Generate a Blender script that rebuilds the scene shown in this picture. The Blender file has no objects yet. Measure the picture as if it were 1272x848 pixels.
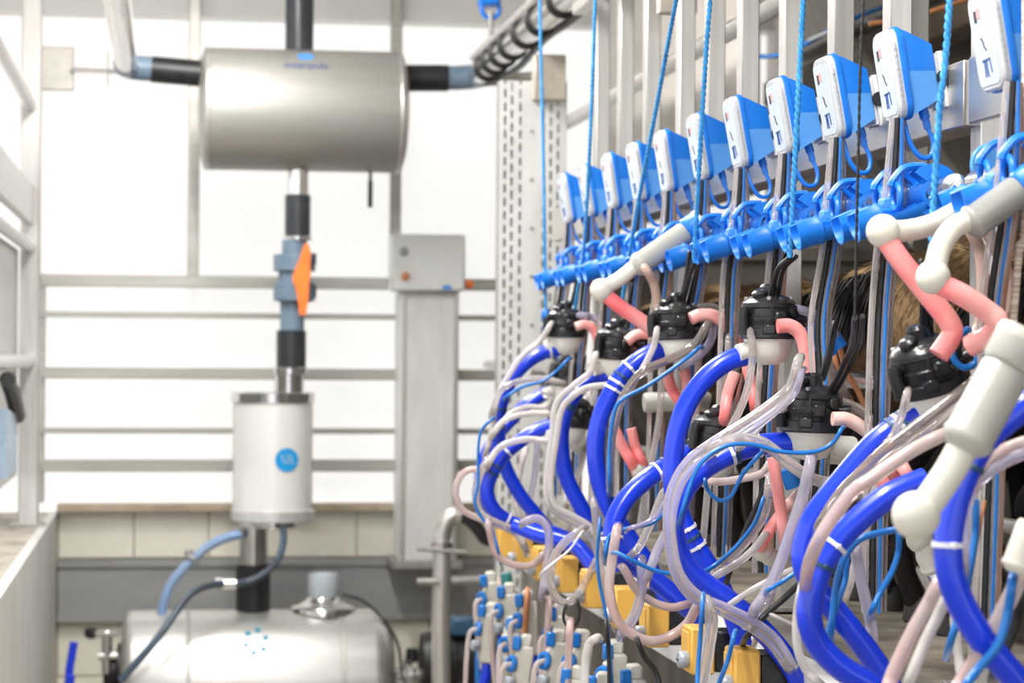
import bpy, bmesh, math, random
from mathutils import Vector, Matrix, Quaternion, noise
random.seed(7)
scene = bpy.context.scene
COL = scene.collection
PI = math.pi

# ------------------------------------------------------------ camera
F_PX = 3003.0                       # 85 mm on a 36 mm wide sensor, 1272 px
CAMZ = 1.45
th = math.atan(433 / F_PX); pit = 15 / F_PX; roll = .0068
FW = Vector((math.sin(th) * math.cos(pit), math.cos(th) * math.cos(pit), math.sin(pit)))
R0 = Vector((math.cos(th), -math.sin(th), 0)); U0 = R0.cross(FW)
RT = R0 * math.cos(roll) + U0 * math.sin(roll)
UP = U0 * math.cos(roll) - R0 * math.sin(roll)
CP = Vector((0, 0, CAMZ))
cam_d = bpy.data.cameras.new('camera'); cam = bpy.data.objects.new('camera', cam_d); COL.objects.link(cam)
m = Matrix((RT, UP, -FW)).transposed().to_4x4(); m.translation = CP
cam.matrix_world = m
cam_d.sensor_width = 36; cam_d.lens = F_PX * 36 / 1272
cam_d.clip_start = .05; cam_d.clip_end = 100
cam_d.dof.use_dof = True; cam_d.dof.focus_distance = 3.55; cam_d.dof.aperture_fstop = 7.1
scene.camera = cam

# ------------------------------------------------------------ world, light, exposure
w = bpy.data.worlds.new('overcast_sky'); scene.world = w; w.use_nodes = True
bg = w.node_tree.nodes['Background']; bg.inputs[0].default_value = (.95, .97, 1, 1); bg.inputs[1].default_value = 2.2
scene.view_settings.view_transform = 'Standard'; scene.view_settings.look = 'None'
scene.view_settings.gamma = 1; scene.view_settings.use_curve_mapping = False
scene.view_settings.exposure = -0.1

# ------------------------------------------------------------ helpers
def ray(px, py): return FW + RT * ((px - 636) / F_PX) + UP * ((424 - py) / F_PX)
def PX(px, py, X): d = ray(px, py); return CP + d * (X / d.x)
def PY(px, py, Y): d = ray(px, py); return CP + d * (Y / d.y)

class MB:
    def __init__(s): s.v = []; s.f = []; s.mi = []; s.cur = 0
    def add(s, vs, fs):
        b = len(s.v); s.v += [Vector(p) for p in vs]
        for f in fs: s.f.append([i + b for i in f]); s.mi.append(s.cur)
        return s
    def box(s, lo, hi, M=None):
        x0, y0, z0 = lo; x1, y1, z1 = hi
        vs = [Vector(p) for p in ((x0,y0,z0),(x1,y0,z0),(x1,y1,z0),(x0,y1,z0),(x0,y0,z1),(x1,y0,z1),(x1,y1,z1),(x0,y1,z1))]
        if M: vs = [M @ p for p in vs]
        return s.add(vs, [(0,3,2,1),(4,5,6,7),(0,1,5,4),(1,2,6,5),(2,3,7,6),(3,0,4,7)])
    def bbox(s, lo, hi, c=.003, M=None):
        """box with chamfered edges"""
        lo = Vector(lo); hi = Vector(hi); vs = []; idx = {}
        for ix in (0,1):
            for iy in (0,1):
                for iz in (0,1):
                    p = Vector((hi.x if ix else lo.x, hi.y if iy else lo.y, hi.z if iz else lo.z))
                    sg = [(-1 if b else 1) for b in (ix,iy,iz)]
                    for ax in range(3):
                        q = p.copy()
                        for k in range(3):
                            if k != ax: q[k] += sg[k] * c
                        idx[(ix,iy,iz,ax)] = len(vs); vs.append(q)
        if M: vs = [M @ p for p in vs]
        fs = []
        for ax in range(3):
            a, b = (ax+1) % 3, (ax+2) % 3
            for v in (0,1):
                ring = []
                for (p, q) in ((0,0),(1,0),(1,1),(0,1)):
                    k = [0,0,0]; k[ax] = v; k[a] = p; k[b] = q
                    ring.append(idx[(k[0],k[1],k[2],ax)])
                fs.append(ring if v else ring[::-1])
        for ax in range(3):
            a, b = (ax+1) % 3, (ax+2) % 3
            for p in (0,1):
                for q in (0,1):
                    k0 = [0,0,0]; k1 = [0,0,0]; k0[a] = k1[a] = p; k0[b] = k1[b] = q; k1[ax] = 1
                    fs.append([idx[(*k0,a)], idx[(*k1,a)], idx[(*k1,b)], idx[(*k0,b)]])
        for k in [(x,y,z) for x in (0,1) for y in (0,1) for z in (0,1)]:
            fs.append([idx[(*k,0)], idx[(*k,1)], idx[(*k,2)]])
        return s.add(vs, fs)
    def tube(s, pts, r, n=10, caps=True, rs=None, flat=None):
        pts = [Vector(p) for p in pts]; N = len(pts)
        T = [(pts[min(i+1,N-1)] - pts[max(i-1,0)]).normalized() for i in range(N)]
        ref = Vector((0,0,1)) if abs(T[0].z) < .9 else Vector((1,0,0))
        u = T[0].cross(ref).normalized(); vs = []
        for i in range(N):
            if i:
                q = T[i-1].rotation_difference(T[i]); u = q @ u
                u = (u - T[i] * u.dot(T[i])).normalized()
            vv = T[i].cross(u); rr = rs[i] if rs else r
            for k in range(n):
                a = 2*PI*k/n
                vs.append(pts[i] + (u*math.cos(a) + vv*math.sin(a)*(flat or 1)) * rr)
        fs = []
        for i in range(N-1):
            for k in range(n):
                k2 = (k+1) % n
                fs.append((i*n+k, i*n+k2, (i+1)*n+k2, (i+1)*n+k))
        if caps: fs.append(tuple(range(n))[::-1]); fs.append(tuple((N-1)*n+k for k in range(n)))
        return s.add(vs, fs)
    def cyl(s, a, b, r, r2=None, n=16, caps=True):
        return s.tube([a, b], r, n, caps, [r, r if r2 is None else r2])
    def lathe(s, prof, o, ax=(0,0,1), n=24, caps=True):
        """prof: [(r, h)...] along ax from o"""
        o = Vector(o); ax = Vector(ax).normalized()
        ref = Vector((1,0,0)) if abs(ax.x) < .9 else Vector((0,1,0))
        u = (ref - ax*ref.dot(ax)).normalized(); v = ax.cross(u); vs = []; N = len(prof)
        for r, h in prof:
            for k in range(n):
                a = 2*PI*k/n; vs.append(o + ax*h + (u*math.cos(a) + v*math.sin(a))*max(r, 1e-5))
        fs = [(i*n+k, i*n+(k+1)%n, (i+1)*n+(k+1)%n, (i+1)*n+k) for i in range(N-1) for k in range(n)]
        if caps: fs.append(tuple(range(n))[::-1]); fs.append(tuple((N-1)*n+k for k in range(n)))
        return s.add(vs, fs)
    def ring(s, c, ax, R, r, n=20, m_=8, a0=0, a1=2*PI, ref=None):
        c = Vector(c); ax = Vector(ax).normalized()
        rf = Vector(ref) if ref else (Vector((0,0,1)) if abs(ax.z) < .9 else Vector((1,0,0)))
        u = (rf - ax*rf.dot(ax)).normalized(); v = ax.cross(u)
        full = abs(a1-a0) > 2*PI - .01
        if full:
            vs = []
            for i in range(n):
                a = a0 + (a1-a0)*i/n; d = u*math.cos(a)+v*math.sin(a)
                for k in range(m_):
                    b = 2*PI*k/m_; vs.append(c + d*(R + r*math.cos(b)) + ax*(r*math.sin(b)))
            fs = [(i*m_+k, ((i+1)%n)*m_+k, ((i+1)%n)*m_+(k+1)%m_, i*m_+(k+1)%m_) for i in range(n) for k in range(m_)]
            return s.add(vs, fs)
        return s.tube([c + (u*math.cos(a0+(a1-a0)*i/n)+v*math.sin(a0+(a1-a0)*i/n))*R for i in range(n+1)], r, m_)
    def ell(s, c, rad, M=None, n=16, k=10):
        c = Vector(c); vs = []; fs = []
        for i in range(k+1):
            t = PI*i/k
            for j in range(n):
                a = 2*PI*j/n
                p = Vector((rad[0]*max(math.sin(t),1e-4)*math.cos(a), rad[1]*max(math.sin(t),1e-4)*math.sin(a), rad[2]*math.cos(t)))
                vs.append(c + (M @ p if M else p))
        for i in range(k):
            for j in range(n):
                fs.append((i*n+j, (i+1)*n+j, (i+1)*n+(j+1)%n, i*n+(j+1)%n))
        return s.add(vs, fs)
    def prism(s, poly, fn, h0, h1):
        """poly: 2-D outline; fn(u,v,h) -> 3-D"""
        n = len(poly)
        vs = [fn(u,v,h0) for u,v in poly] + [fn(u,v,h1) for u,v in poly]
        fs = [tuple(range(n))[::-1], tuple(range(n,2*n))] + [(k,(k+1)%n,n+(k+1)%n,n+k) for k in range(n)]
        return s.add(vs, fs)
    def loft(s, rings, caps=True):
        n = len(rings[0]); vs = [p for r in rings for p in r]; N = len(rings)
        fs = [(i*n+k, i*n+(k+1)%n, (i+1)*n+(k+1)%n, (i+1)*n+k) for i in range(N-1) for k in range(n)]
        if caps: fs.append(tuple(range(n))[::-1]); fs.append(tuple((N-1)*n+k for k in range(n)))
        return s.add(vs, fs)
    def mesh(s, name, mats, org=(0,0,0), ang=40):
        me = bpy.data.meshes.new(name); o = Vector(org)
        me.from_pydata([tuple(p - o) for p in s.v], [], s.f)
        if not isinstance(mats, (list, tuple)): mats = [mats]
        for mt in mats: me.materials.append(mt)
        if len(mats) > 1: me.polygons.foreach_set('material_index', s.mi)
        bm = bmesh.new(); bm.from_mesh(me); bmesh.ops.recalc_face_normals(bm, faces=bm.faces); bm.to_mesh(me); bm.free()
        me.polygons.foreach_set('use_smooth', [True]*len(me.polygons))
        me.set_sharp_from_angle(angle=math.radians(ang)); me.update()
        return me
    def build(s, name, mats, parent=None, ang=40, loc=None):
        """vertices are in the space of the thing the part belongs to; a top-level mesh may pass loc as its base"""
        me = s.mesh(name, mats, loc or (0,0,0), ang)
        o = bpy.data.objects.new(name, me); COL.objects.link(o)
        if parent is not None: o.parent = parent
        elif loc is not None: o.location = loc
        return o
class WB(MB):
    """vertices in world space, shifted to the thing's base on build"""
    def build(s, name, mats, parent=None, ang=40, loc=None):
        if parent is None: return MB.build(s, name, mats, None, ang, loc)
        p = parent; org = Vector((0,0,0))
        while p is not None: org = org + p.location; p = p.parent
        me = s.mesh(name, mats, org, ang)
        o = bpy.data.objects.new(name, me); COL.objects.link(o); o.parent = parent
        return o

def tag(o, label, cat, group=None):
    o['label'] = label; o['category'] = cat
    if group: o['group'] = group
    return o
def struct(o): o['kind'] = 'structure'; return o
def thing(name, label, cat, loc=(0,0,0), group=None, rz=0):
    o = bpy.data.objects.new(name, None); COL.objects.link(o); o.location = loc; o.rotation_euler = (0,0,rz)
    o.empty_display_size = .05
    return tag(o, label, cat, group)
def dup(root, loc, label, rot=None, scale=None):
    r = root.copy(); COL.objects.link(r); r.location = loc; r['label'] = label
    if rot is not None: r.rotation_euler = rot
    if scale is not None: r.scale = scale
    for ch in list(root.children):
        c = ch.copy(); COL.objects.link(c); c.parent = r
        for g in list(ch.children):
            d = g.copy(); COL.objects.link(d); d.parent = c
    return r
def spline(pts, k=6):
    pts = [Vector(p) for p in pts]
    if len(pts) < 3: return pts
    P = [pts[0]*2 - pts[1]] + pts + [pts[-1]*2 - pts[-2]]; out = []
    for i in range(1, len(P)-2):
        a, b, c, d = P[i-1], P[i], P[i+1], P[i+2]
        for j in range(k):
            t = j/k
            out.append(.5*((2*b) + (c-a)*t + (2*a-5*b+4*c-d)*t*t + (3*b-a-3*c+d)*t**3))
    out.append(pts[-1]); return out
def rrect(w_, h, r, n=5, cx=0, cy=0):
    out = []
    for sx, sy, a0 in ((1,1,0),(-1,1,PI/2),(-1,-1,PI),(1,-1,3*PI/2)):
        for i in range(n+1):
            a = a0 + PI/2*i/n
            out.append((cx + sx*(w_/2-r) + r*math.cos(a), cy + sy*(h/2-r) + r*math.sin(a)))
    return out

# ------------------------------------------------------------ materials
MATS = {}
def mat(name, col, rough=.5, metal=0, col2=None, nscale=30, stretch=(1,1,1), bump=0, trans=0, ior=1.45, sss=0, coat=0, contrast=(.35,.65), emit=0, spec=.5):
    if name in MATS: return MATS[name]
    M = bpy.data.materials.new(name); M.use_nodes = True; nt = M.node_tree; b = nt.nodes['Principled BSDF']
    tc = nt.nodes.new('ShaderNodeTexCoord'); mp = nt.nodes.new('ShaderNodeMapping'); mp.inputs['Scale'].default_value = stretch
    nz = nt.nodes.new('ShaderNodeTexNoise'); nz.inputs['Scale'].default_value = nscale; nz.inputs['Detail'].default_value = 4
    nt.links.new(tc.outputs['Object'], mp.inputs[0]); nt.links.new(mp.outputs[0], nz.inputs[0])
    cr = nt.nodes.new('ShaderNodeValToRGB'); cr.color_ramp.elements[0].position = contrast[0]; cr.color_ramp.elements[1].position = contrast[1]
    c2 = col2 or tuple(c*.86 for c in col)
    cr.color_ramp.elements[0].color = (*c2, 1); cr.color_ramp.elements[1].color = (*col, 1)
    nt.links.new(nz.outputs[0], cr.inputs[0]); nt.links.new(cr.outputs[0], b.inputs['Base Color'])
    b.inputs['Roughness'].default_value = rough; b.inputs['Metallic'].default_value = metal
    b.inputs['Transmission Weight'].default_value = trans; b.inputs['IOR'].default_value = ior
    b.inputs['Specular IOR Level'].default_value = spec
    b.inputs['Coat Weight'].default_value = coat
    if sss: b.inputs['Subsurface Weight'].default_value = sss; b.inputs['Subsurface Radius'].default_value = (.02,.012,.01); b.inputs['Subsurface Scale'].default_value = .4
    if emit: b.inputs['Emission Color'].default_value = (*col,1); b.inputs['Emission Strength'].default_value = emit
    if bump:
        bp = nt.nodes.new('ShaderNodeBump'); bp.inputs['Strength'].default_value = bump; bp.inputs['Distance'].default_value = .004
        nt.links.new(nz.outputs[0], bp.inputs['Height']); nt.links.new(bp.outputs[0], b.inputs['Normal'])
    MATS[name] = M; return M
steel = mat('brushed_steel', (.66,.64,.61), .34, .75, (.56,.54,.51), 60, (1,1,.06), .04)
steel_dk = mat('dull_steel', (.42,.41,.38), .45, .6, (.33,.32,.30), 40, (1,1,.1), .05)
steel_h = mat('rail_steel', (.48,.47,.43), .4, .65, (.40,.39,.35), 50, (.05,1,1), .04)
chrome = mat('polished_tube_steel', (.72,.71,.70), .16, .95, (.62,.60,.58), 30, (1,.1,1))
tankm = mat('tank_steel', (.44,.43,.40), .48, .6, (.40,.39,.36), 25, (.1,1,1), .02)
tankb = mat('bright_tank_steel', (.62,.62,.60), .40, .75, (.52,.51,.49), 18, (.15,1,1), .04)
galv = mat('galvanised_sheet', (.74,.74,.73), .48, .12, (.64,.64,.63), 14, (1,1,.3), .05)
whitewall = mat('white_wall_panel', (.86,.85,.83), .55, 0, (.82,.81,.78), 3)
cream = mat('cream_tile', (.84,.82,.71), .35, 0, (.78,.75,.63), 6)
grout = mat('grout', (.50,.46,.38), .8, 0, (.42,.38,.30), 20)
greyband = mat('grey_sheet_band', (.36,.36,.36), .45, .3, (.31,.31,.31), 10, (.2,1,1))
conc = mat('worn_concrete', (.46,.42,.36), .9, 0, (.25,.22,.18), 9, (1,1,1), .5)
concw = mat('limewashed_curb', (.60,.59,.56), .7, 0, (.52,.51,.48), 5, (1,1,.4), .1)
curbdk = mat('gap_shade_curb', (.20,.18,.155), .85, 0, (.10,.09,.075), 7, (1,1,.5), .3)  # shade of the gaps between the valves, put into the curb colour
dirt = mat('dirty_platform', (.30,.26,.20), .95, 0, (.13,.11,.085), 11, (1,1,1), .6)
ceilm = mat('ceiling_panel', (.86,.85,.83), .7, 0, (.82,.81,.79), 5)
darkwall = mat('barn_wall', (.16,.145,.125), .85, 0, (.10,.09,.078), 4, (1,1,.3), .2)
greige = mat('greige_panel', (.62,.58,.53), .6, 0, (.56,.52,.47), 5)
hoseblue = mat('royal_blue_rubber', (.005,.045,.72), .28, 0, (.005,.036,.62), 8, coat=.25)
plblue = mat('sky_blue_plastic', (.008,.19,.72), .36, 0, (.007,.165,.65), 20)
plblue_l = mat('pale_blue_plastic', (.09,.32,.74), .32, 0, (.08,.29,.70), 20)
tubeblue = mat('blue_air_tube', (.010,.17,.55), .3, 0, (.008,.14,.47), 20)
ropeblue = mat('blue_rope', (.05,.32,.66), .7, 0, (.02,.20,.48), 90, (1,1,.6), .5)
ropeblack = mat('black_cord', (.02,.02,.022), .6, 0, (.01,.01,.01), 60)
black = mat('black_rubber', (.018,.018,.02), .42, 0, (.010,.010,.011), 30, bump=.05)
blackpl = mat('black_plastic', (.022,.022,.024), .26, 0, (.011,.011,.012), 60, bump=.25)
greypl = mat('grey_plastic', (.34,.37,.40), .4, 0, (.29,.32,.35), 20)
bluegrey = mat('blue_grey_pvc', (.17,.24,.31), .35, 0, (.13,.19,.26), 20)
orange = mat('orange_plastic', (.95,.22,.03), .4, 0, (.85,.17,.02), 15)
yellow = mat('yellow_plastic', (.80,.46,.09), .45, 0, (.72,.40,.07), 14)
whitepl = mat('white_plastic', (.85,.84,.82), .35, 0, (.80,.79,.76), 20)
milkpl = mat('milky_plastic', (.80,.79,.72), .42, 0, (.72,.71,.64), 14, sss=.15)
silic = mat('white_silicone', (.72,.70,.61), .45, 0, (.64,.62,.53), 14, sss=.2)
shellm = mat('frosted_grey_shell', (.46,.46,.42), .22, 0, (.40,.40,.37), 14, trans=.3)
shellw = mat('pale_shell', (.46,.46,.41), .32, 0, (.40,.40,.36), 12, sss=.1)
pink = mat('pink_milk_tube', (.95,.14,.16), .32, 0, (.90,.46,.42), 9, contrast=(.32,.66), sss=.08)
pinkw = mat('pale_pink_tube', (.86,.60,.54), .32, 0, (.94,.20,.20), 8, contrast=(.36,.60), sss=.08)
clear = mat('clear_tube', (.82,.77,.74), .06, 0, (.76,.70,.67), 7, trans=.72, ior=1.3)
clearw = mat('milky_clear_tube', (.84,.80,.76), .10, 0, (.74,.69,.65), 10, trans=.45, ior=1.3)
clearg = mat('grey_clear_tube', (.56,.50,.47), .06, 0, (.48,.41,.38), 7, trans=.72, ior=1.3)
clearv = mat('violet_clear_tube', (.60,.58,.80), .06, 0, (.74,.69,.74), 7, trans=.65, ior=1.3)
clearp = mat('rosy_clear_tube', (.76,.67,.63), .08, 0, (.78,.52,.49), 7, contrast=(.30,.60), trans=.5, ior=1.3)
brownt = mat('brown_clear_tube', (.42,.20,.12), .2, 0, (.55,.40,.34), 8, trans=.25)
brownd = mat('orange_brown_cable', (.55,.24,.10), .4, 0, (.45,.18,.07), 12)
tie_w = mat('white_cable_tie', (.82,.82,.86), .4)
tie_d = mat('dark_cable_tie', (.02,.07,.16), .45)
glassm = mat('clear_cover', (.84,.85,.85), .10, 0, (.78,.79,.79), 30, trans=.35, ior=1.3)
labelm = mat('label_face', (.58,.66,.75), .3, 0, (.54,.62,.72), 20)
inkblue = mat('blue_ink', (.015,.07,.28), .5)
inkdark = mat('dark_ink', (.06,.04,.05), .5)
inkred = mat('red_ink', (.80,.42,.40), .5)
logoblue = mat('logo_blue', (.02,.36,.80), .4)
rope_be = mat('beige_ribbed_tube', (.72,.62,.52), .6, 0, (.45,.36,.28), 160, (.05,.05,1), .3, contrast=(.45,.55))
teal = mat('teal_netting', (.05,.25,.25), .7)

# backlit translucent sheeting of the gable wall
sheet = mat('translucent_wall_sheet', (.90,.89,.86), .5, 0, (.87,.86,.83), 2.5)
nt = sheet.node_tree; tr = nt.nodes.new('ShaderNodeBsdfTranslucent'); tr.inputs[0].default_value = (.93,.91,.88,1)
mxs = nt.nodes.new('ShaderNodeMixShader'); mxs.inputs[0].default_value = .55
nt.links.new(nt.nodes['Principled BSDF'].outputs[0], mxs.inputs[1]); nt.links.new(tr.outputs[0], mxs.inputs[2])
nt.links.new(mxs.outputs[0], nt.nodes['Material Output'].inputs[0])

# ============================================================ the setting
def sbox(name, lo, hi, mt): return struct(MB().box(lo, hi).build(name, mt))
PLATZ = 1.0; LZ = .825
sbox('floor', (-8,-6,-.12), (8,14,0), conc)
wall_back = sbox('wall_back', (-3,9.5,0), (2.5,9.7,.80), whitewall)
struct(MB().add([(-3,9.5,.80),(2.5,9.5,.80),(2.5,9.5,3.1),(-3,9.5,3.1)],[(0,1,2,3)]).build('wall_back_sheeting', sheet))
sbox('ceiling', (-3,-2,3.0), (2.5,9.5,3.1), ceilm)
wall_left = sbox('wall_left', (-.43,.2,0), (-.40,9.5,LZ+.004), concw)
sbox('floor_left_platform', (-3,.2,0), (-.43,9.5,LZ), conc)
struct(MB().box((.98,.2,0), (1.06,6.6,PLATZ)).box((.96,.2,PLATZ-.05),(.98,6.6,PLATZ)).build('wall_pit_right', curbdk))
sbox('floor_right_platform', (1.06,.2,0), (2.4,6.6,PLATZ-.004), dirt)
sbox('wall_right', (2.4,.2,0), (2.5,9.5,2.5), darkwall)
sbox('wall_right_upper', (2.4,.2,2.5), (2.5,9.5,3.0), greige)
sbox('trim_1', (-3,9.36,PY(300,21,9.36).z), (2.4,9.5,3.0), ceilm)                # lintel under the ceiling
zl = PY(300,626,9.46).z
struct(MB().bbox((-.40,9.40,zl-.025),(2.4,9.5,zl+.004),.004).build('trim_2', mat('ledge_edge',(.52,.44,.33),.8,0,(.40,.33,.24),14)))
zb0, zb1 = PY(300,771,9.44).z, PY(300,694,9.44).z
tb = struct(MB().bbox((-.398,9.44,zb0),(2.4,9.5,zb1),.006).bbox((-.398,9.425,zb1-.03),(2.4,9.44,zb1-.008),.003).bbox((-.398,9.425,zb0),(2.4,9.44,zb0+.03),.003).build('trim_3', greyband))
# cream tiles between ledge and grey band, and below the band
tm = MB().bbox((-.142,-.012,0),(.142,.0,.195),.003).mesh('tile', cream)
tm2 = MB().bbox((-.142,-.012,0),(.142,.0,.205),.003).mesh('tile', cream)
gb = MB().box((-.4,9.49,0),(2.4,9.5,zl-.02)).build('grout_bed', grout, wall_back)
for row, (z, me) in enumerate(((zb1+.004, tm), (zb0-.21, tm2), (zb0-.42, tm2))):
    for k in range(9):
        o = bpy.data.objects.new('tile', me); COL.objects.link(o); o.parent = wall_back
        o.location = (-.252 + .288*k, 9.492, z)
# made-up ceiling battens, out of view, added to brighten pit and back wall
def added_fill_lamp(loc, L, power, label):
    t = thing('added_fill_lamp', label, 'lamp', loc, 'added fill battens over the pit')
    MB().bbox((-.09,-L/2,-.03),(.09,L/2,0),.006).build('housing', whitepl, t)
    for s in (-.045,.045):
        MB().cyl((s,-L/2+.03,-.045),(s,L/2-.03,-.045),.013,n=10).build('tube', mat('fill_tube',(1,.98,.95),.4,emit=18), t)
    ld = bpy.data.lights.new('fill_light','AREA'); ld.shape='RECTANGLE'; ld.size=.2; ld.size_y=L; ld.energy=power; ld.color=(1,.985,.96)
    lo = bpy.data.objects.new('fill_light', ld); COL.objects.link(lo); lo.parent = t; lo.location = (0,0,-.065)
added_fill_lamp((.25,2.4,3.0), 1.5, 70, 'added white fill batten on the unseen ceiling nearest the camera')
added_fill_lamp((.25,5.0,3.0), 1.5, 60, 'added white fill batten on the unseen ceiling midway along the pit')
added_fill_lamp((.1,7.2,3.0), 1.5, 65, 'added white fill batten on the unseen ceiling near the back wall')

# ============================================================ back of the pit
YB = 9.3
def S(px, py, Y): return PY(px, py, Y)
def dpx(Y): return Y * 1.0 / F_PX * (1/1.0) * math.cos(th) * 1.012      # metres per pixel at that depth, about
# --- rail fence on the ledge
t = thing('rail_fence', 'grey steel rail fence standing in front of the white back wall', 'fence', (S(300,626,YB).x, YB, zl))
def hbar(px0, px1, pyc, hpx, nm='rail'):
    a = S(px0, pyc, YB); b = S(px1, pyc, YB); z = S(330, pyc, YB).z; h = hpx*dpx(YB)/2
    WB().bbox((a.x, YB-.02, z-h), (b.x, YB+.02, z+h), .003).build(nm, steel_h, t)
for pyc, h in ((351,15),(392.5,7),(464.5,14),(535,7),(578,15)): hbar(52, 640, pyc, h)
def vbar(px, py0, py1, wpx, nm='post', Y=YB+.03):
    a = S(px, py0, Y); b = S(px, py1, Y); h = wpx*dpx(Y)/2; x = S(px,(py0+py1)/2,Y).x
    WB().bbox((x-h, Y-.02, b.z), (x+h, Y+.02, a.z), .003).build(nm, steel_h, t)
vbar(241,-20,350,14); vbar(491.5,-20,350,14); vbar(52,340,624,8); vbar(622,340,624,12)
# --- sheet column with switch box
YC = 9.1
a = S(497,362,YC); b = S(568,696,YC)
t = thing('sheet_steel_column', 'wide galvanised steel column below the grey switch box', 'column', ((a.x+b.x)/2, YC, b.z))
WB().bbox((a.x,YC,b.z),(b.x,YC+.2,a.z),.004).build('shaft', galv, t)
for x in (a.x+.006, b.x-.022):
    WB().bbox((x,YC-.010,b.z),(x+.016,YC+.001,a.z),.003).build('edge_flange', steel, t)
WB().bbox((a.x-.02,YC-.012,b.z-.03),(b.x+.02,YC+.3,b.z),.003).build('foot_plate', steel_dk, t)
a = S(487,290,YC-.05); b = S(578,362,YC-.05); y = YC-.05
t = thing('switch_box', 'pale grey switch box with two round buttons on top of the column', 'switch box', ((a.x+b.x)/2, y, b.z))
WB().bbox((a.x,y,b.z),(b.x,y+.16,a.z),.008).build('housing', mat('box_grey',(.76,.77,.76),.4,.05,(.72,.73,.72),8), t)
for (px,py,mt) in ((502,312,greypl),(503.5,343,mat('copper_button',(.62,.27,.14),.4))):
    c = S(px,py,y); WB().lathe([(.017,0),(.017,.006),(.012,.007),(.012,.014),(.009,.017)],(c.x,y,c.z),(0,-1,0)).build('button', mt, t)
c = S(557,357,y); WB().bbox((c.x-.022,y-.002,c.z-.009),(c.x+.012,y+.001,c.z+.009),.0005).build('sticker', plblue_l, t)
c = S(583,353,y+.06); WB().cyl((b.x,y+.06,c.z),(b.x+.035,y+.06,c.z),.016).build('side_plug', orange, t)
# --- perforated cable duct
YD = 7.4
a = S(621,103,YD); b = S(701,640,YD); W = b.x-a.x
t = thing('perforated_duct', 'tall perforated steel duct with rows of slots beside the white wall', 'cable duct', ((a.x+b.x)/2, YD, 0))
mb = WB()
xs = [a.x]; cols = []
for cpx in (626,634.5,645,674,683,692):
    x = S(cpx,370,YD).x; cols.append((x-.0035, x+.0035)); xs += [x-.0035, x+.0035]
xs.append(b.x); z = b.z; k = 0
ztop = S(640,100,YD).z; pitch = .042; n = int((ztop-0.0)/pitch)
for j in range(len(xs)-1):
    slot = j % 2 == 1
    if not slot: mb.box((xs[j],YD,0.0),(xs[j+1],YD+.004,ztop)); continue
    off = (j//2 % 2)*.5
    for i in range(-1, n+2):
        z0 = 0.0 + (i+off)*pitch; z0c = max(z0, 0.0); z1c = min(z0+pitch*.36, ztop)
        if z1c > z0c: mb.box((xs[j],YD,z0c),(xs[j+1],YD+.004,z1c))
mb.build('slotted_face', galv, t)
WB().box((a.x,YD+.004,0.0),(a.x+.004,YD+.07,ztop)).box((b.x-.004,YD+.004,0.0),(b.x,YD+.07,ztop)).box((a.x,YD+.066,0.0),(b.x,YD+.07,ztop)).build('back_channel', steel_dk, t)
for py in (163,223,283,343,403,463):
    c = S(660,py,YD); WB().lathe([(.006,0),(.006,.003),(.003,.004)],(c.x,YD,c.z),(0,-1,0),10).build('screw', steel_dk, t)
c0 = S(664,67,YD-.06); c1 = S(703,124,YD-.06)
WB().bbox((c0.x,YD-.06,c1.z),(c1.x,YD-.004,c0.z),.003).build('bracket_plate', mat('bracket_beige',(.52,.47,.40),.5,.3), t)

# --- vacuum tank high on the pipe
YT = 8.6; mpp = dpx(YT)
cl = S(254,137,YT); cr_ = S(497,138,YT); Rr = 75*mpp; zc = (cl.z+cr_.z)/2
t = thing('vacuum_tank', 'grey steel horizontal vacuum tank with blue maker mark high on the pipes', 'tank', ((cl.x+cr_.x)/2, YT, zc-Rr))
L = cr_.x-cl.x
WB().lathe([(Rr*.2,-.022),(Rr*.8,-.014),(Rr*.985,-.001),(Rr,.004),(Rr,L-.004),(Rr*.985,L+.002),(Rr*.8,L+.016),(Rr*.2,L+.024)],(cl.x,YT,zc),(1,0,0),64).build('drum', tankm, t, 30)
WB().lathe([(Rr+.001,0),(Rr+.0025,.002),(Rr+.0025,.010),(Rr+.001,.012)],(cl.x+.004,YT,zc),(1,0,0),64,False).build('end_seam', steel, t)
WB().lathe([(Rr+.001,0),(Rr+.0025,.002),(Rr+.0025,.010),(Rr+.001,.012)],(cr_.x-.016,YT,zc),(1,0,0),64,False).build('end_seam', steel, t)
# maker's name bent on the drum
def bent_text(body, size, cx, zoff_ang, R, mt, name, par, org):
    cu = bpy.data.curves.new('txt','FONT'); cu.body = body; cu.size = size; cu.align_x = 'CENTER'; cu.extrude = 0
    ob = bpy.data.objects.new('txt', cu); COL.objects.link(ob)
    dg = bpy.context.evaluated_depsgraph_get(); me = ob.evaluated_get(dg).to_mesh()
    mb = WB(); mb.add([Vector((cx + v.co.x, org.y - (R+.0015)*math.cos(zoff_ang + v.co.y/R), org.z + (R+.0015)*math.sin(zoff_ang + v.co.y/R))) for v in me.vertices], [tuple(p.vertices) for p in me.polygons])
    bpy.data.objects.remove(ob); return mb.build(name, mt, par)
lx = S(377,85,YT).x
bent_text('interpuls', .044, lx, .655, Rr, inkblue, 'lettering', t, Vector((0,YT,zc)))
mb = WB(); a0 = .97
pl = [(.030*math.cos(k*PI/10), .024*math.sin(k*PI/10)) for k in range(20)]
mb.add([Vector((lx+u, YT-(Rr+.0015)*math.cos(a0+v/Rr), zc+(Rr+.0015)*math.sin(a0+v/Rr))) for u,v in pl],[tuple(range(20))])
mb.build('emblem', plblue_l, t)
c = S(459.5,213,YT); c2 = S(459,258,YT)
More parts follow.
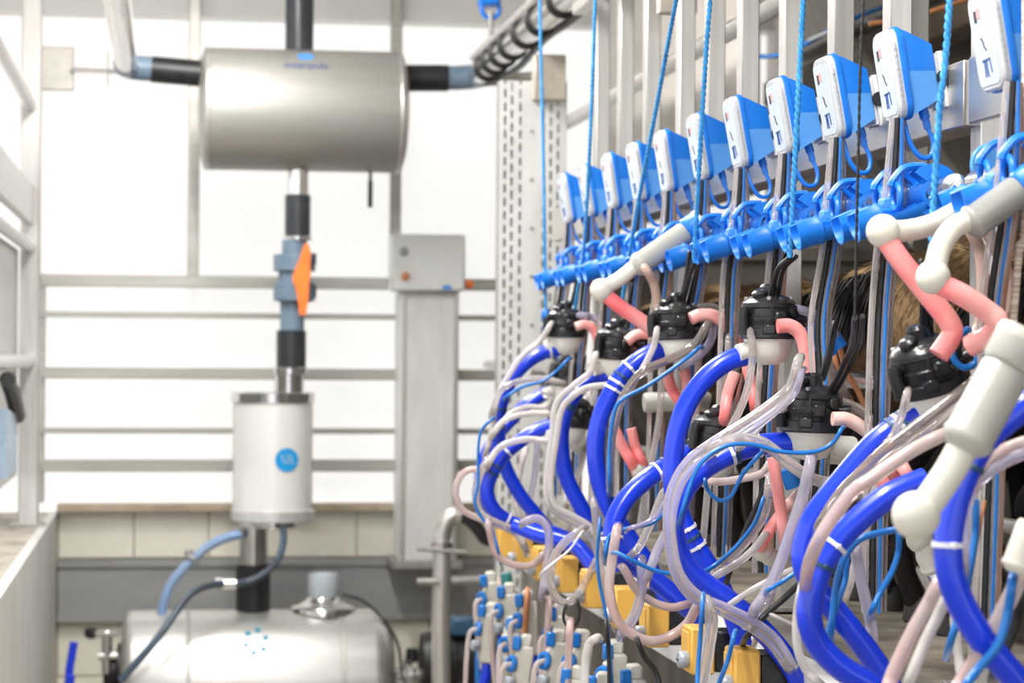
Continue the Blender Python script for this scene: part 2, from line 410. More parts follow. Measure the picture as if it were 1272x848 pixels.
WB().cyl((c.x,YT-.02,zc-Rr*.98),(c.x,YT-.02,c.z-.04),.006,n=8).cyl((c.x,YT-.02,c.z-.035),(c.x,YT-.02,c2.z),.009,n=8).build('drain_stub', black, t)

def vpipe(par, name, px, py0, py1, wpx, mt, Y=YT, n=24, e=.0):
    a = S(px,py0,Y); b = S(px,py1,Y); r = wpx/2*dpx(Y)
    return WB().lathe([(r-.003,0),(r,.003),(r,abs(a.z-b.z)-.003),(r-.003,abs(a.z-b.z))],(a.x,Y,b.z),(0,0,1),n).build(name, mt, par)
darkpvc = mat('dark_pvc',(.035,.04,.045),.3,0,(.028,.03,.034),20)
t = thing('riser_pipe', 'dark upright pipe rising from the top of the vacuum tank', 'pipe', S(373,64,YT)); vpipe(t,'pipe_sleeve',373,-104,64,35,darkpvc)
t = thing('drop_pipe', 'dark and steel drop pipe between vacuum tank and orange-handled valve', 'pipe', S(371,318,YT))
vpipe(t,'steel_stub',370.5,206,246,26,chrome); vpipe(t,'rubber_sleeve',370,242,296,32,darkpvc); vpipe(t,'clamp_ring',369.5,293,299,35,chrome); vpipe(t,'pvc_end',366,298,320,31,bluegrey)
t = thing('ball_valve', 'blue grey ball valve with orange lever handle on the drop pipe', 'valve', S(366,375,YT))
vpipe(t,'valve_body',366,316,376,40,bluegrey); vpipe(t,'union_nut',366,316,337,52,bluegrey,n=10); vpipe(t,'union_nut',366,351,374,52,bluegrey,n=10)
for py in (322,362):
    a = S(388,py,YT-.02); WB().bbox((a.x-.012,YT-.03,a.z-.022),(a.x+.014,YT+.01,a.z+.022),.004).build('clamp_lug', darkpvc, t)
poly = [(378,303),(383,302),(386,312),(385,330),(386,338),(384,350),(383,372),(380,391),(372,391),(371,380),(368,360),(363,346),(365,338),(372,322)]
mb = WB()
def hf(u,v,h): p = S(u,v,YT-.10+h); return p
mb.prism(poly, hf, 0, .026); mb.build('handle', orange, t)
a = S(374,345,YT); WB().cyl((a.x,YT-.08,a.z),(a.x,YT,a.z),.015).build('spindle', darkpvc, t)
t = thing('lower_drop_pipe', 'black sleeve and steel pipe between the valve and white canister', 'pipe', S(359,490,YT))
vpipe(t,'pvc_pipe',363,374,416,30,bluegrey); vpipe(t,'rubber_sleeve',362,410,458,37,darkpvc); vpipe(t,'clamp_ring',360,456,465,45,chrome); vpipe(t,'steel_stub',359,464,490,37,chrome)
t = thing('white_canister', 'white cylindrical canister with round blue emblem above the steel tank', 'canister', S(339,646,YT))
cw = mat('canister_white',(.80,.79,.78),.22,.05,(.77,.76,.75),6,coat=.3)
vpipe(t,'body',339,498,634,99,cw,n=48); vpipe(t,'top_lid',339,487,500,103,chrome,n=48); vpipe(t,'base_rim',339,632,646,103,mat('rim_grey',(.66,.66,.66),.3,.4),n=48); vpipe(t,'bottom_neck',339,645,655,60,chrome,n=32)
rc = 49.5*mpp; cx = S(339,570,YT).x; c = S(354,569,YT)
def on_can(u,v,dr=.0015): 
    x = c.x-cx+u; return Vector((cx+x, YT-math.sqrt((rc+dr)**2-x*x), c.z+v))
mb = WB(); pts=[(0,0)]+[(14.5*mpp*math.cos(2*PI*k/28),14.5*mpp*math.sin(2*PI*k/28)) for k in range(28)]
mb.add([on_can(u,v,.002) for u,v in pts],[(0,k+1,(k+1)%28+1) for k in range(28)]); e_ = mb.build('emblem', logoblue, t)
mb = WB()
for (u0,v0,u1,v1,wd) in ((-7,7,-3,-3,2.2),(-3,-3,4,-3,2.2),(0,7,3,-2,2.2),(4,7,8,-6,2.2)):
    d = Vector((u1-u0,v1-v0)).normalized(); nrm = Vector((-d.y,d.x))*wd/2
    q = [(u0+nrm.x,v0+nrm.y),(u1+nrm.x,v1+nrm.y),(u1-nrm.x,v1-nrm.y),(u0-nrm.x,v0-nrm.y)]
    mb.add([on_can(a_*mpp,b_*mpp,.0035) for a_,b_ in q],[(0,1,2,3)])
mb.build('emblem_mark', mat('pale_mark',(.30,.52,.75),.4), e_)
t = thing('canister_outlet_pipe', 'steel pipe with black sleeve joining white canister and lower tank', 'pipe', S(314,757,YT))
vpipe(t,'steel_pipe',315,652,708,35,chrome,YT-.0); vpipe(t,'rubber_sleeve',314.5,700,764,42,black,YT-.0)

# --- receiver tank at the bottom
YR = YT; mr = dpx(YR)
a = S(150,850,YR); b = S(490,850,YR); Rt = 98*mr; zc = S(314,757,YR).z - Rt; L = b.x-a.x
t = thing('receiver_tank', 'shiny steel horizontal receiver tank lying at the pit end', 'tank', ((a.x+b.x)/2, YR, zc-Rt))
WB().lathe([(Rt*.15,-.004),(Rt*.8,.004),(Rt*.95,.016),(Rt*.99,.028),(Rt,.042),(Rt,L-.09),(Rt*.985,L-.07),(Rt*.92,L-.045),(Rt*.75,L-.015),(Rt*.15,L)],(a.x,YR,zc),(1,0,0),64).build('drum', tankb, t, 50)
for px in (232,426):
    x = S(px,790,YR-Rt).x; WB().lathe([(Rt+.0005,0),(Rt+.003,.002),(Rt+.003,.012),(Rt+.0005,.014)],(x,YR,zc),(1,0,0),64,False).build('band', tankm, t)
for sx in (.2,.8):
    WB().bbox((a.x+L*sx-.03,YR-.16,0),(a.x+L*sx+.03,YR+.16,zc-Rt*.8),.004).build('foot', steel_dk, t)
cs = S(318,797,YR-Rt*.8)
for k in range(6):
    mb = WB()
    aa = k*PI/3+.3; ux, uz = math.cos(aa)*.036, math.sin(aa)*.036
    z = cs.z-zc+uz
    def pt(x,zz): return Vector((x, YR-math.sqrt((Rt+.002)**2-(zz)**2), zc+zz))
    x = cs.x+ux; mb.add([pt(x-.009,z-.007),pt(x+.009,z-.007),pt(x+.009,z+.007),pt(x-.009,z+.007)],[(0,1,2,3)])
    mb.build('sticker_mark', mat('teal_ink',(.03,.30,.42),.4), t)
cc = S(401,770,YR); zt = zc+Rt
fl = WB().lathe([(.118,-.02),(.118,.004),(.112,.012),(.085,.02),(.06,.034),(.055,.045)],(cc.x,YR,zt-.0),(0,0,1),40).build('manhole_lid', chrome, t)
WB().lathe([(.052,0),(.055,.01),(.055,.075),(.050,.086),(.02,.09)],(cc.x,YR,zt+.04),(0,0,1),32).build('cap', mat('cap_grey',(.42,.47,.50),.4,0,(.38,.43,.46),20), fl)
# left end fittings
c = S(128,812,YR)
mb = WB().lathe([(.10,0),(.10,.02),(.06,.03),(.06,.07)],(a.x+.01,YR,c.z-.06),(-1,0,0),24); mb.build('end_flange', black, t)
p = S(133,800,YR-.05); t2 = thing('drain_valve', 'small steel drain valve with black knob at the left tank end', 'valve', S(133,835,YR-.05))
WB().cyl(p+Vector((0,0,-.1)),p+Vector((0,0,.03)),.018).cyl(p+Vector((-.03,0,-.04)),p+Vector((.06,0,-.04)),.016).build('valve_body', chrome, t2)
WB().bbox(p+Vector((-.05,-.02,.03)),p+Vector((.04,.02,.05)),.004).build('lever', chrome, t2)
WB().lathe([(.01,0),(.024,.01),(.024,.03),(.012,.04)],p+Vector((-.055,0,.02)),(0,0,1)).build('knob', black, t2)
# right outlet
c = S(500,810,YR); t2 = thing('tank_outlet', 'steel outlet pipe with clamp at the right tank end', 'pipe', S(540,835,YR))
WB().cyl((b.x-.03,YR,zc+.03),(b.x+.32,YR,zc+.03),.042,n=24).build('pipe', chrome, t2)
WB().lathe([(.05,0),(.07,.005),(.07,.028),(.05,.033)],(b.x+.03,YR,zc+.03),(1,0,0),24).build('clamp', chrome, t2)
WB().lathe([(.014,0),(.024,.01),(.02,.05)],(b.x+.06,YR-.02,zc+.09),(0,0,1)).build('wing_nut', black, t2)

def ptube(name, label, cat, pts, r, mt, Y=None, n=10, k=6, group=None, dY=0.0):
    """tube through traced points; each point (px,py) or (px,py,Y)"""
    P3 = []
    for i, q in enumerate(pts):
        yy = q[2] if len(q) > 2 else Y + dY*i/max(1,len(pts)-1)
        P3.append(PY(q[0], q[1], yy))
    sp = spline(P3, k); base = min(sp, key=lambda v: v.z).copy()
    o = WB().tube(sp, r, n).build(name, mt, None, 50, base)
    if label: tag(o, label, cat, group)
    return o, sp
def sub(par, name, mb, mt): return mb.build(name, mt, par)
# hoses between canister and tank
o, sp = ptube('drain_hose','pale and blue drain hose curving down left of the canister pipe','hose',[(300,663),(280,668),(258,679),(240,694),(226,708),(212,726),(203,750),(200,772)],.017,mat('drain_hose_grey',(.30,.40,.55),.3,0,(.16,.28,.52),5),YT-.05)
WB().ring(PY(240,694,YT-.05),(-.6,0,-.5),.022,.006).bbox(PY(240,694,YT-.05)+Vector((-.03,-.02,.0)),PY(240,694,YT-.05)+Vector((.0,.0,.035)),.004).build('hose_clamp', steel_dk, o)
o, sp = ptube('looped_hose','dark blue-grey hose looping from canister base down across the steel tank','hose',[(351,652,YT-.12),(352,672,YT-.13),(344,697,YT-.14),(322,716,YT-.15),(300,724,YT-.16),(268,725,YT-.2),(240,735,YT-.24),(222,755,YT-.28),(200,787,YT-.34),(172,820,YT-.36),(150,845,YT-.36)],.013,mat('looped_hose_slate',(.09,.15,.22),.3,0,(.05,.06,.08),5))
c = PY(284,724.5,YT-.18)
WB().cyl(c+Vector((-.02,0,0)),c+Vector((.025,0,0)),.019).build('hose_coupling', chrome, o)
WB().cyl(c+Vector((-.045,0,-.0)),c+Vector((-.02,0,0)),.022,n=6).build('hose_clamp', steel_dk, o)
ptube('blue_hose','short bright blue hose at the foot of the left curb','hose',[(92,797),(89,815),(86,835),(84,870)],.014,hoseblue,8.0)
ptube('blue_hose','blue hose stub in front, lowest at the left curb foot','hose',[(88,838),(86,850),(84,880)],.016,hoseblue,7.8)
ptube('thin_cable','thin dark cable arching over the right end of the steel tank','cable',[(425,738),(450,746),(475,768),(494,800),(500,845)],.005,black,YR-.1)
# --- pit-side standpipe with brackets
YS = 8.0
t = thing('standpipe', 'grey steel standpipe with bent top in front of the column', 'pipe', S(548,860,YS))
WB().tube(spline([S(548,900,YS),S(548,760,YS),S(549,690,YS),S(549,665,YS),S(553,650,YS),S(562,640,YS),S(572,640,YS)],6), 11.5*dpx(YS), 20).build('bent_pipe', steel, t)
c = S(549,683,YS); WB().lathe([(.030,0),(.037,.006),(.037,.028),(.030,.034)],(c.x,YS,c.z),(0,0,1),24).build('union_ring', chrome, t)
WB().cyl(S(518,681,YS-.03),S(580,686,YS-.03),.008,n=10).build('clamp_rod', steel_dk, t)
WB().cyl(S(518,722,YS-.03),S(545,722,YS-.03),.012,n=12).build('clamp_bolt', steel_dk, t)
WB().cyl(S(560,721,YS),S(642,719,YS),.016,n=12).build('cross_pipe', steel_dk, t)
ptube('black_hose','short black hose curving off the standpipe top','hose',[(568,640),(580,644),(592,655),(602,668),(612,672)],.022,black,YS)
# --- pump behind the standpipe
t = thing('vacuum_pump', 'dark motor pump with blue cap low beside the standpipe', 'pump', S(590,880,8.3))
p0 = S(520,822,8.4); p1 = S(640,822,8.4)
WB().lathe([(.03,0),(.10,.01),(.11,.05),(.11,.24),(.09,.30),(.05,.31)],p0,(1,0,0),32).build('motor', black, t)
for k in range(6): WB().lathe([(.11,0),(.118,.001),(.118,.009),(.11,.01)],p0+Vector((.06+.03*k,0,0)),(1,0,0),32).build('cooling_fin', blackpl, t)
WB().bbox(S(560,790,8.3),S(592,768,8.3)+Vector((0,.1,0)),.008).build('terminal_box', mat('slate_blue',(.04,.11,.20),.4), t)
WB().bbox((p0.x+.02,8.3,0),(p0.x+.28,8.5,p0.z-.1),.006).build('pump_foot', steel_dk, t)

# --- left stall frame
XL = -.47
def SX(px,py): return PX(px,py,XL)
base = SX(35,641)
t = thing('left_stall_frame', 'pale steel stall frame with rails standing on the left platform', 'stall frame', (XL, base.y, LZ))
yb = base.y; hw = .033
WB().bbox((XL-.035,yb-.02,LZ),(XL+.035,yb+.05,2.98),.004).build('post', steel, t)
WB().bbox((XL-.06,yb-.05,LZ),(XL+.06,yb+.08,LZ+.012),.002).build('foot_plate', steel_dk, t)
def lrail(py_at_post, r, nm='rail', flat=None):
    p = PY(45,py_at_post,yb)
    if flat: WB().bbox((XL-.02,3.0,p.z-flat),(XL+.012,yb,p.z+flat),.003).build(nm, steel, t)
    else: WB().tube([(XL+.0,3.0,p.z),(XL+.0,yb-.02,p.z)], r, 14).build(nm, steel, t)
lrail(132,.022); lrail(256,0,'flat_rail',.068); lrail(308,.020); lrail(448,.022)
zA = PY(45,310,yb).z; zB = PY(45,590,yb).z
WB().bbox((XL-.055,5.0,zB),(XL-.04,yb-.02,zA),.002).build('side_sheet', mat('frame_sheet',(.55,.55,.53),.35,.5,(.50,.50,.48),6), t)
p = PY(8,548,7.5); 
t2 = thing('drinker_bowl', 'pale blue plastic bowl with black edge on the left stall frame', 'bowl', (XL+.0,7.4,PY(8,590,7.5).z))
WB().prism([(7.2,PY(8,590,7.4).z),(7.7,PY(8,590,7.4).z),(7.72,PY(8,520,7.4).z),(7.2,PY(8,505,7.4).z)], lambda u,v,h: Vector((h,u,v)), XL-.03, XL+.02).build('bowl_body', mat('bowl_blue',(.40,.52,.66),.4), t2)
WB().tube([(XL+.02,7.72,PY(8,520,7.4).z),(XL+.02,7.45,PY(8,490,7.4).z),(XL+.02,7.2,PY(8,470,7.4).z)],.025,8).build('black_rim', black, t2)
# wall plate and rod holding the left pipe
a = S(50,58,9.0); b = S(92,113,9.0)
t = thing('pipe_bracket', 'square beige plate with rod holding the left overhead pipe', 'bracket', ((a.x+b.x)/2,9.0,b.z))
WB().bbox((a.x,8.98,b.z),(b.x,9.02,a.z),.004).build('plate', mat('plate_beige',(.58,.55,.50),.4,.4), t)
WB().cyl(S(90,87,8.97),S(185,91,8.66),.010,n=10).cyl(S(134,64,8.8),S(134,106,8.8),.004,n=8).build('rod', steel, t)
# overhead left pipe
z = S(160,84,YT).z; xl = S(158,84,YT).x
t = thing('overhead_milk_line', 'pale overhead pipe on the left with black elbow into the tank', 'pipe', (xl,YT,z))
WB().tube([(xl-.008,2.6,z+.02),(xl-.004,YT-.08,z+.006)],.040,20).build('pipe', clearw, t)
WB().tube(spline([(xl-.004,YT-.10,z+.006),(xl+.0,YT-.02,z+.004),(xl+.03,YT,z),(xl+.09,YT,z-.003)],5),.044,20).build('elbow', bluegrey, t)
WB().tube([(xl+.085,YT,z-.004),S(256,92,YT)],.047,20).build('black_sleeve', black, t)
# overhead right pipe
z = S(585,95,YT).z; xr = S(592,95,YT).x; zr = z
t = thing('overhead_milk_line', 'steel overhead pipe on the right with black sleeve into the tank', 'pipe', (xr,YT,z))
WB().tube([S(494,97,YT),S(556,97,YT)],.048,20).build('black_sleeve', black, t)
WB().tube(spline([S(550,97,YT),S(572,96.5,YT),(xr,YT-.02,z),(xr+.004,YT-.12,z)],5),.044,20).build('elbow', bluegrey, t)
WB().tube([(xr,YT-.10,z),(xr,3.0,z)],.040,20).build('pipe', chrome, t)
for y in (8.3,8.12,7.92,7.7,7.4,7.1,6.7): WB().ring((xr,y,z),(0,1,0),.043,.009).build('pipe_band', black, t)
o = WB().tube(spline([(xr+.065,8.5,z-.02),(xr+.07,8.0,z-.03),(xr+.06,7.4,z-.015),(xr+.065,6.5,z-.02),(xr+.06,3.2,z)],5),.012,8).build('black_cable', black, None, 50, (xr+.065,8.5,z)); tag(o,'black cable strapped along the right overhead steel pipe','cable')
o = WB().tube(spline([(xr-.03,8.45,z+.05),(xr-.02,8.0,z+.055),(xr-.03,7.4,z+.05),(xr-.02,6.4,z+.06),(xr-.03,3.2,z+.05)],5),.016,8).build('clear_air_line', clear, None, 50, (xr-.03,8.45,z)); tag(o,'clear air line on top of the right overhead steel pipe','tube')
p = S(606,4,8.0); 
t = thing('blue_pipe_clip', 'bright blue clip at the top of the right overhead pipe', 'clip', p)
WB().bbox(p+Vector((-.03,-.03,-.01)),p+Vector((.04,.05,.06)),.008).ring(p+Vector((.01,0,-.02)),(0,1,0),.03,.008).build('clip_body', plblue, t)
WB().cyl(p+Vector((.01,.0,.05)),(p.x+.01,p.y,2.999),.008,n=10).tube([p+Vector((.01,0,-.03)),(p.x+.012,p.y,zr+.07),(xr,p.y,zr+.035)],.010,10).build('hanger_rod', steel_dk, t)
p = S(600,100,YT-.1); q = S(668,96,YT-.1)
o = WB().tube([p,q],.022,12).bbox(q+Vector((-.02,-.03,-.03)),q+Vector((.03,.03,.03)),.004).build('pipe_support_arm', steel_dk, None, 40, p); tag(o,'grey support arm from the overhead pipe to the perforated duct','bracket')

# ============================================================ right side: stall steelwork
ST = [2.77] + [3.224 + .302*k for k in range(10)]
NTH = ['nearest','second nearest','third nearest','fourth nearest','fifth nearest','sixth nearest','seventh nearest','eighth nearest','ninth nearest','tenth nearest','farthest']
XP = 1.10
posts = [3.14, 3.55, 3.86, 4.18, 4.50, 4.78, 5.06, 5.42, 5.74, 6.06]
pm = MB().bbox((-.017,-.022,0),(.017,.022,1.36),.002).mesh('stall_post', steel)
pm_up = MB().bbox((-.017,-.022,0),(.017,.022,.51),.002).mesh('stall_post', steel)
fm = MB().bbox((-.045,-.05,0),(.045,.05,.008),.001).mesh('foot_plate', steel_dk)
for i, y in enumerate(posts):
    full = i in (0,3,6,9); zb = PLATZ if full else 1.849
    t = thing('stall_post', 'square steel stall post, %s one to the camera' % NTH[i], 'post', (XP,y,zb), 'square posts of the milking stall')
    for nm, me in (('shaft',pm if full else pm_up),('foot_plate',fm)):
        o = bpy.data.objects.new(nm, me); COL.objects.link(o); o.parent = t
o = MB().bbox((1.118,3.60,1.70),(1.168,3.66,2.40),.003).build('stall_post', steel_dk, None, 40, (1.143,3.63,1.70)); tag(o,'dull wide steel post behind the second nearest stall post','post')
o = MB().bbox((XP-.02,2.2,2.36),(XP+.02,6.4,min(2.40,zr-.05)),.003).build('top_rail', steel, None, 40, (XP,4.3,2.36)); tag(o,'square steel rail joining the tops of the stall posts','rail')
# flat channel behind the meters
t = thing('meter_rail', 'flat steel channel rail carrying the blue milk meters', 'rail', (1.065,4.7,1.76))
MB().bbox((-.006,-1.58,0),(.006,1.9,.088),.0015).build('face_plate', mat('meter_rail_steel',(.62,.59,.55),.3,.85,(.54,.51,.47),20,(1,.05,1),.02), t)
MB().box((.006,-1.58,0),(.05,1.9,.004)).box((.006,-1.58,.084),(.05,1.9,.088)).build('flange', steel_dk, t)
t = thing('meter_rail', 'near end of flat steel rail behind the nearest meter', 'rail', (1.065,2.7,1.76))
MB().bbox((-.006,-.4,0),(.006,.4,.088),.0015).build('face_plate', MATS['meter_rail_steel'], t)
# round rails along the stalls
def yrail(x, z, y0, y1, r, mt, label, cat='rail'):
    o = MB().tube([(x,y0,z),(x,(y0+y1)/2,z),(x,y1,z)], r, 18).build('round_rail', mt, None, 50, (x,(y0+y1)/2,z)); return tag(o, label, cat)
yrail(1.25, 2.175, 2.8, 8.9, .021, steel, 'round steel rail high behind the stall posts')
yrail(1.14, 1.41, 2.2, 8.5, .0165, chrome, 'round steel rail behind the claws at rump height')
yrail(1.24, 1.20, 3.0, 7.5, .012, steel_dk, 'thin dull rail low behind the hoses')
# upper headgear boards and cables behind
for (y0,y1,x,z0,z1,lab) in ((6.6,8.9,1.62,1.9,2.9,'pale panel board hanging far behind the stall posts'),):
    o = MB().bbox((x,y0,z0),(x+.03,y1,z1),.004).build('panel_board', greige, None, 40, (x,(y0+y1)/2,z0)); tag(o,lab,'panel')
o = MB().bbox((1.14,6.28,PLATZ),(2.38,6.32,1.74),.004).bbox((1.14,6.26,1.70),(2.38,6.34,1.74),.004).build('dark_backing', darkwall, None, 40, (1.8,6.3,PLATZ)); tag(o,'dark board added to darken the gaps at the far end of the goat stalls','backing')  # dark board added so the gaps behind goats and hoses stay dim
o = MB().bbox((2.30,3.0,2.56),(2.39,9.0,2.74),.01).build('wall_panel', mat('white_band',(.72,.69,.64),.6), None, 40,(2.34,6,2.32)); tag(o,'pale band of boards along the right wall','panel')
o = MB().bbox((2.26,3.0,2.40),(2.38,9.0,2.49),.006).build('timber_beam', mat('timber',(.22,.17,.12),.8,0,(.15,.11,.08),12,(1,.1,1),.2), None, 40,(2.3,6,2.10)); tag(o,'dark timber beam on the right wall','beam')
for k,(y0,z0,y1,z1) in enumerate(((6.2,1.75,7.6,2.35),(5.7,1.78,7.2,2.42))):
    o = MB().tube([(2.0,y0,z0),(2.05,y1,z1)],.035,8).build('roof_strut', steel_dk, None, 40,(2.0,y0,z0)); tag(o,'grey diagonal strut behind the meters, %s' % ('upper one','lower one')[k],'strut')
ptube('blue_cable','blue cable sagging behind the posts above the third meter','cable',[(880,30,7.4),(905,45,7.0),(920,62,6.8),(945,70,6.6),(975,66,6.5),(1010,50,6.4),(1045,30,6.4),(1100,8,6.6),(1150,-2,7.02)],.007,tubeblue,6.2)
ptube('brown_cable','brown cable slanting behind the posts at top right','cable',[(1080,30),(1130,22),(1170,10),(1215,-6)],.006,brownd,5.6)
ptube('grey_cable','thin grey cable running behind the posts at top right','cable',[(1005,50,6.4),(1040,36,6.3),(1075,28,6.4),(1110,28,6.5),(1150,30,6.90)],.006,greypl,5.8)
p0 = PY(820,-6,5.2); p1 = PY(866,17,5.2)
o = WB().bbox((p0.x,5.2,p1.z),(p1.x,5.24,p0.z+.05),.003).build('junction_plate', mat('plate_beige2',(.50,.45,.38),.5,.3), None, 40, (p0.x,5.2,p1.z)); tag(o,'square beige plate between posts at the top edge','plate')

# ============================================================ milk meters
def make_meter(loc, label):
    t = thing('milk_meter', label, 'milk meter', loc, 'blue and white milk meters on the steel rail')
    t.rotation_euler = (0,-.17,0); OX = .005
    rr = rrect(.088,.124,.02,5)
    def ringx(x, sc=1, dz=0, sz=None): return [Vector((x if x > .001 else OX, u*sc, v*(sz or sc)+dz)) for u,v in rr]
    cov = MB().loft([ringx(.0,.93,0,.95), ringx(.0085,1), ringx(.016,1)]).build('cover', glassm, t)
    lb = MB(); q = rrect(.072,.106,.009,3,.002,-.001)
    lb.prism(q, lambda u,v,h: Vector((h,u,v)), .0042, .007); lab = lb.build('label', labelm, t)
    def plate(nm, mt, y0, y1, z0, z1, x=.0034): MB().box((x,y0,z0),(x+.0012,y1,z1)).build(nm, mt, lab)
    plate('display', inkdark, .014,.022,.024,.038); plate('display_digits', inkred, .000,.011,.028,.040)
    MB().tube([(.004,.010,.004),(.004,.004,-.001),(.004,.002,-.008),(.004,-.004,-.012)],.0012,5).build('printed_curve', inkdark, lab)
    mb = MB(); 
    for k in range(3):
        mb.tube([(.004,.012-.006*k,-.022),(.004,.010-.004*k,-.032),(.004,.012-.006*k,-.044)],.0009,5)
    mb.tube([(.004,.016,-.024),(.004,-.010,-.022),(.004,-.012,-.04)],.001,5).build('printed_logo', inkblue, lab)
    sc_ = MB()
    for k in range(9): sc_.box((.009,-.0452,-.04+.009*k),(.014,-.0438,-.0393+.009*k))
    sc_.box((.0115,-.0454,-.045),(.0122,-.0436,.04)); sc_.build('side_scale', greypl, cov)
    MB().loft([ringx(.016,1.04,0,1.03), ringx(.021,1.06,0,1.04), ringx(.025,1.02,0,1.01)]).build('flange', plblue, t)
    def half(s):
        def R(x, hw, z0, z1): return [Vector((x,-hw,z0)),Vector((x,hw,z0)),Vector((x,hw,z1)),Vector((x,-hw,z1))]
        if s: return [R(.024,.041,-.0,.058), R(.030,.041,.0,.055), R(.063,.036,-.004,.034), R(.066,.034,-.004,.032)]
        return [R(.024,.041,-.059,0), R(.030,.041,-.057,0), R(.063,.036,-.044,-.004), R(.066,.034,-.042,-.004)]
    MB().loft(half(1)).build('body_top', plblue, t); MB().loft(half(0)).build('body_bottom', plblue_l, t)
    b = MB().bbox((.066,-.03,-.052),(.072,.03,.02),.0015).bbox((.072,-.034,-.055),(.079,-.022,.022),.001).bbox((.072,.022,-.055),(.079,.034,.022),.001).build('bracket', galv, t)
    MB().lathe([(.011,0),(.011,.003),(.004,.004)],(.076,-.034,-.015),(0,-1,0),12).build('bracket_screw', black, b)
    MB().cyl((.045,-.012,-.045),(.047,-.014,-.066),.007,n=10).cyl((.047,-.014,-.062),(.048,-.015,-.080),.0055,n=8).build('cable_gland', plblue, t)
    MB().tube(spline([(.048,-.015,-.078),(.052,-.018,-.100),(.044,-.022,-.118),(.028,-.024,-.116),(.018,-.022,-.095),(.016,-.014,-.062)],5),.0036,8).build('cable_loop', plblue, t)
    return t
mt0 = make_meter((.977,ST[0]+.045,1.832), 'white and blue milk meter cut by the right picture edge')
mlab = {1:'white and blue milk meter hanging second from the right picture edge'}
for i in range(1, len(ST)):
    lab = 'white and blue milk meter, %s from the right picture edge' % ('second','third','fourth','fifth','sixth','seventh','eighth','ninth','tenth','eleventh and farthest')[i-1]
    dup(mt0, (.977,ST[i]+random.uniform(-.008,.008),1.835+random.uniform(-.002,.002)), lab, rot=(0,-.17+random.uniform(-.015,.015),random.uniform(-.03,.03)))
# ---- tube bundles under the meters
def bundle(i, y):
    z0 = 1.775; j = lambda a: random.uniform(-a,a)
    t = thing('tube_bundle', 'upright bundle of black, clear and blue tubes below the %s meter' % ('nearest','second nearest','third nearest','fourth nearest','fifth nearest','sixth nearest','seventh nearest','eighth nearest','ninth nearest','tenth nearest','farthest')[i], 'tubes', (.99,y,1.1), 'tube bundles below the meters')
    k = [j(.005) for _ in range(4)]
    def pth(dx, dy): return spline([(.990+dx*.6,y+dy,z0),(.985+dx,y+dy,1.68),(.976+dx+k[0],y+dy,1.60),(.968+dx+k[1],y+dy+.01,1.50),(.962+dx+k[2],y+dy,1.38),(.955+dx+k[3],y+dy,1.10)],4)
    for dx,dy,r,mt,nm in ((0,-.012,.0042,ropeblack,'black_tube'),(-.010,-.010,.0048,clear,'clear_tube'),(.011,-.006,.0052,clearv if i%2 else clear,'clear_tube'),(.007,-.020,.0024,tubeblue,'blue_tube'),(.020,.0,.0042,brownt if i%3 == 0 else clearg,'milk_tube')):
        WB().tube(pth(dx,dy), r, 8).build(nm, mt, t)
for i, y in enumerate(ST): bundle(i, y-.02)

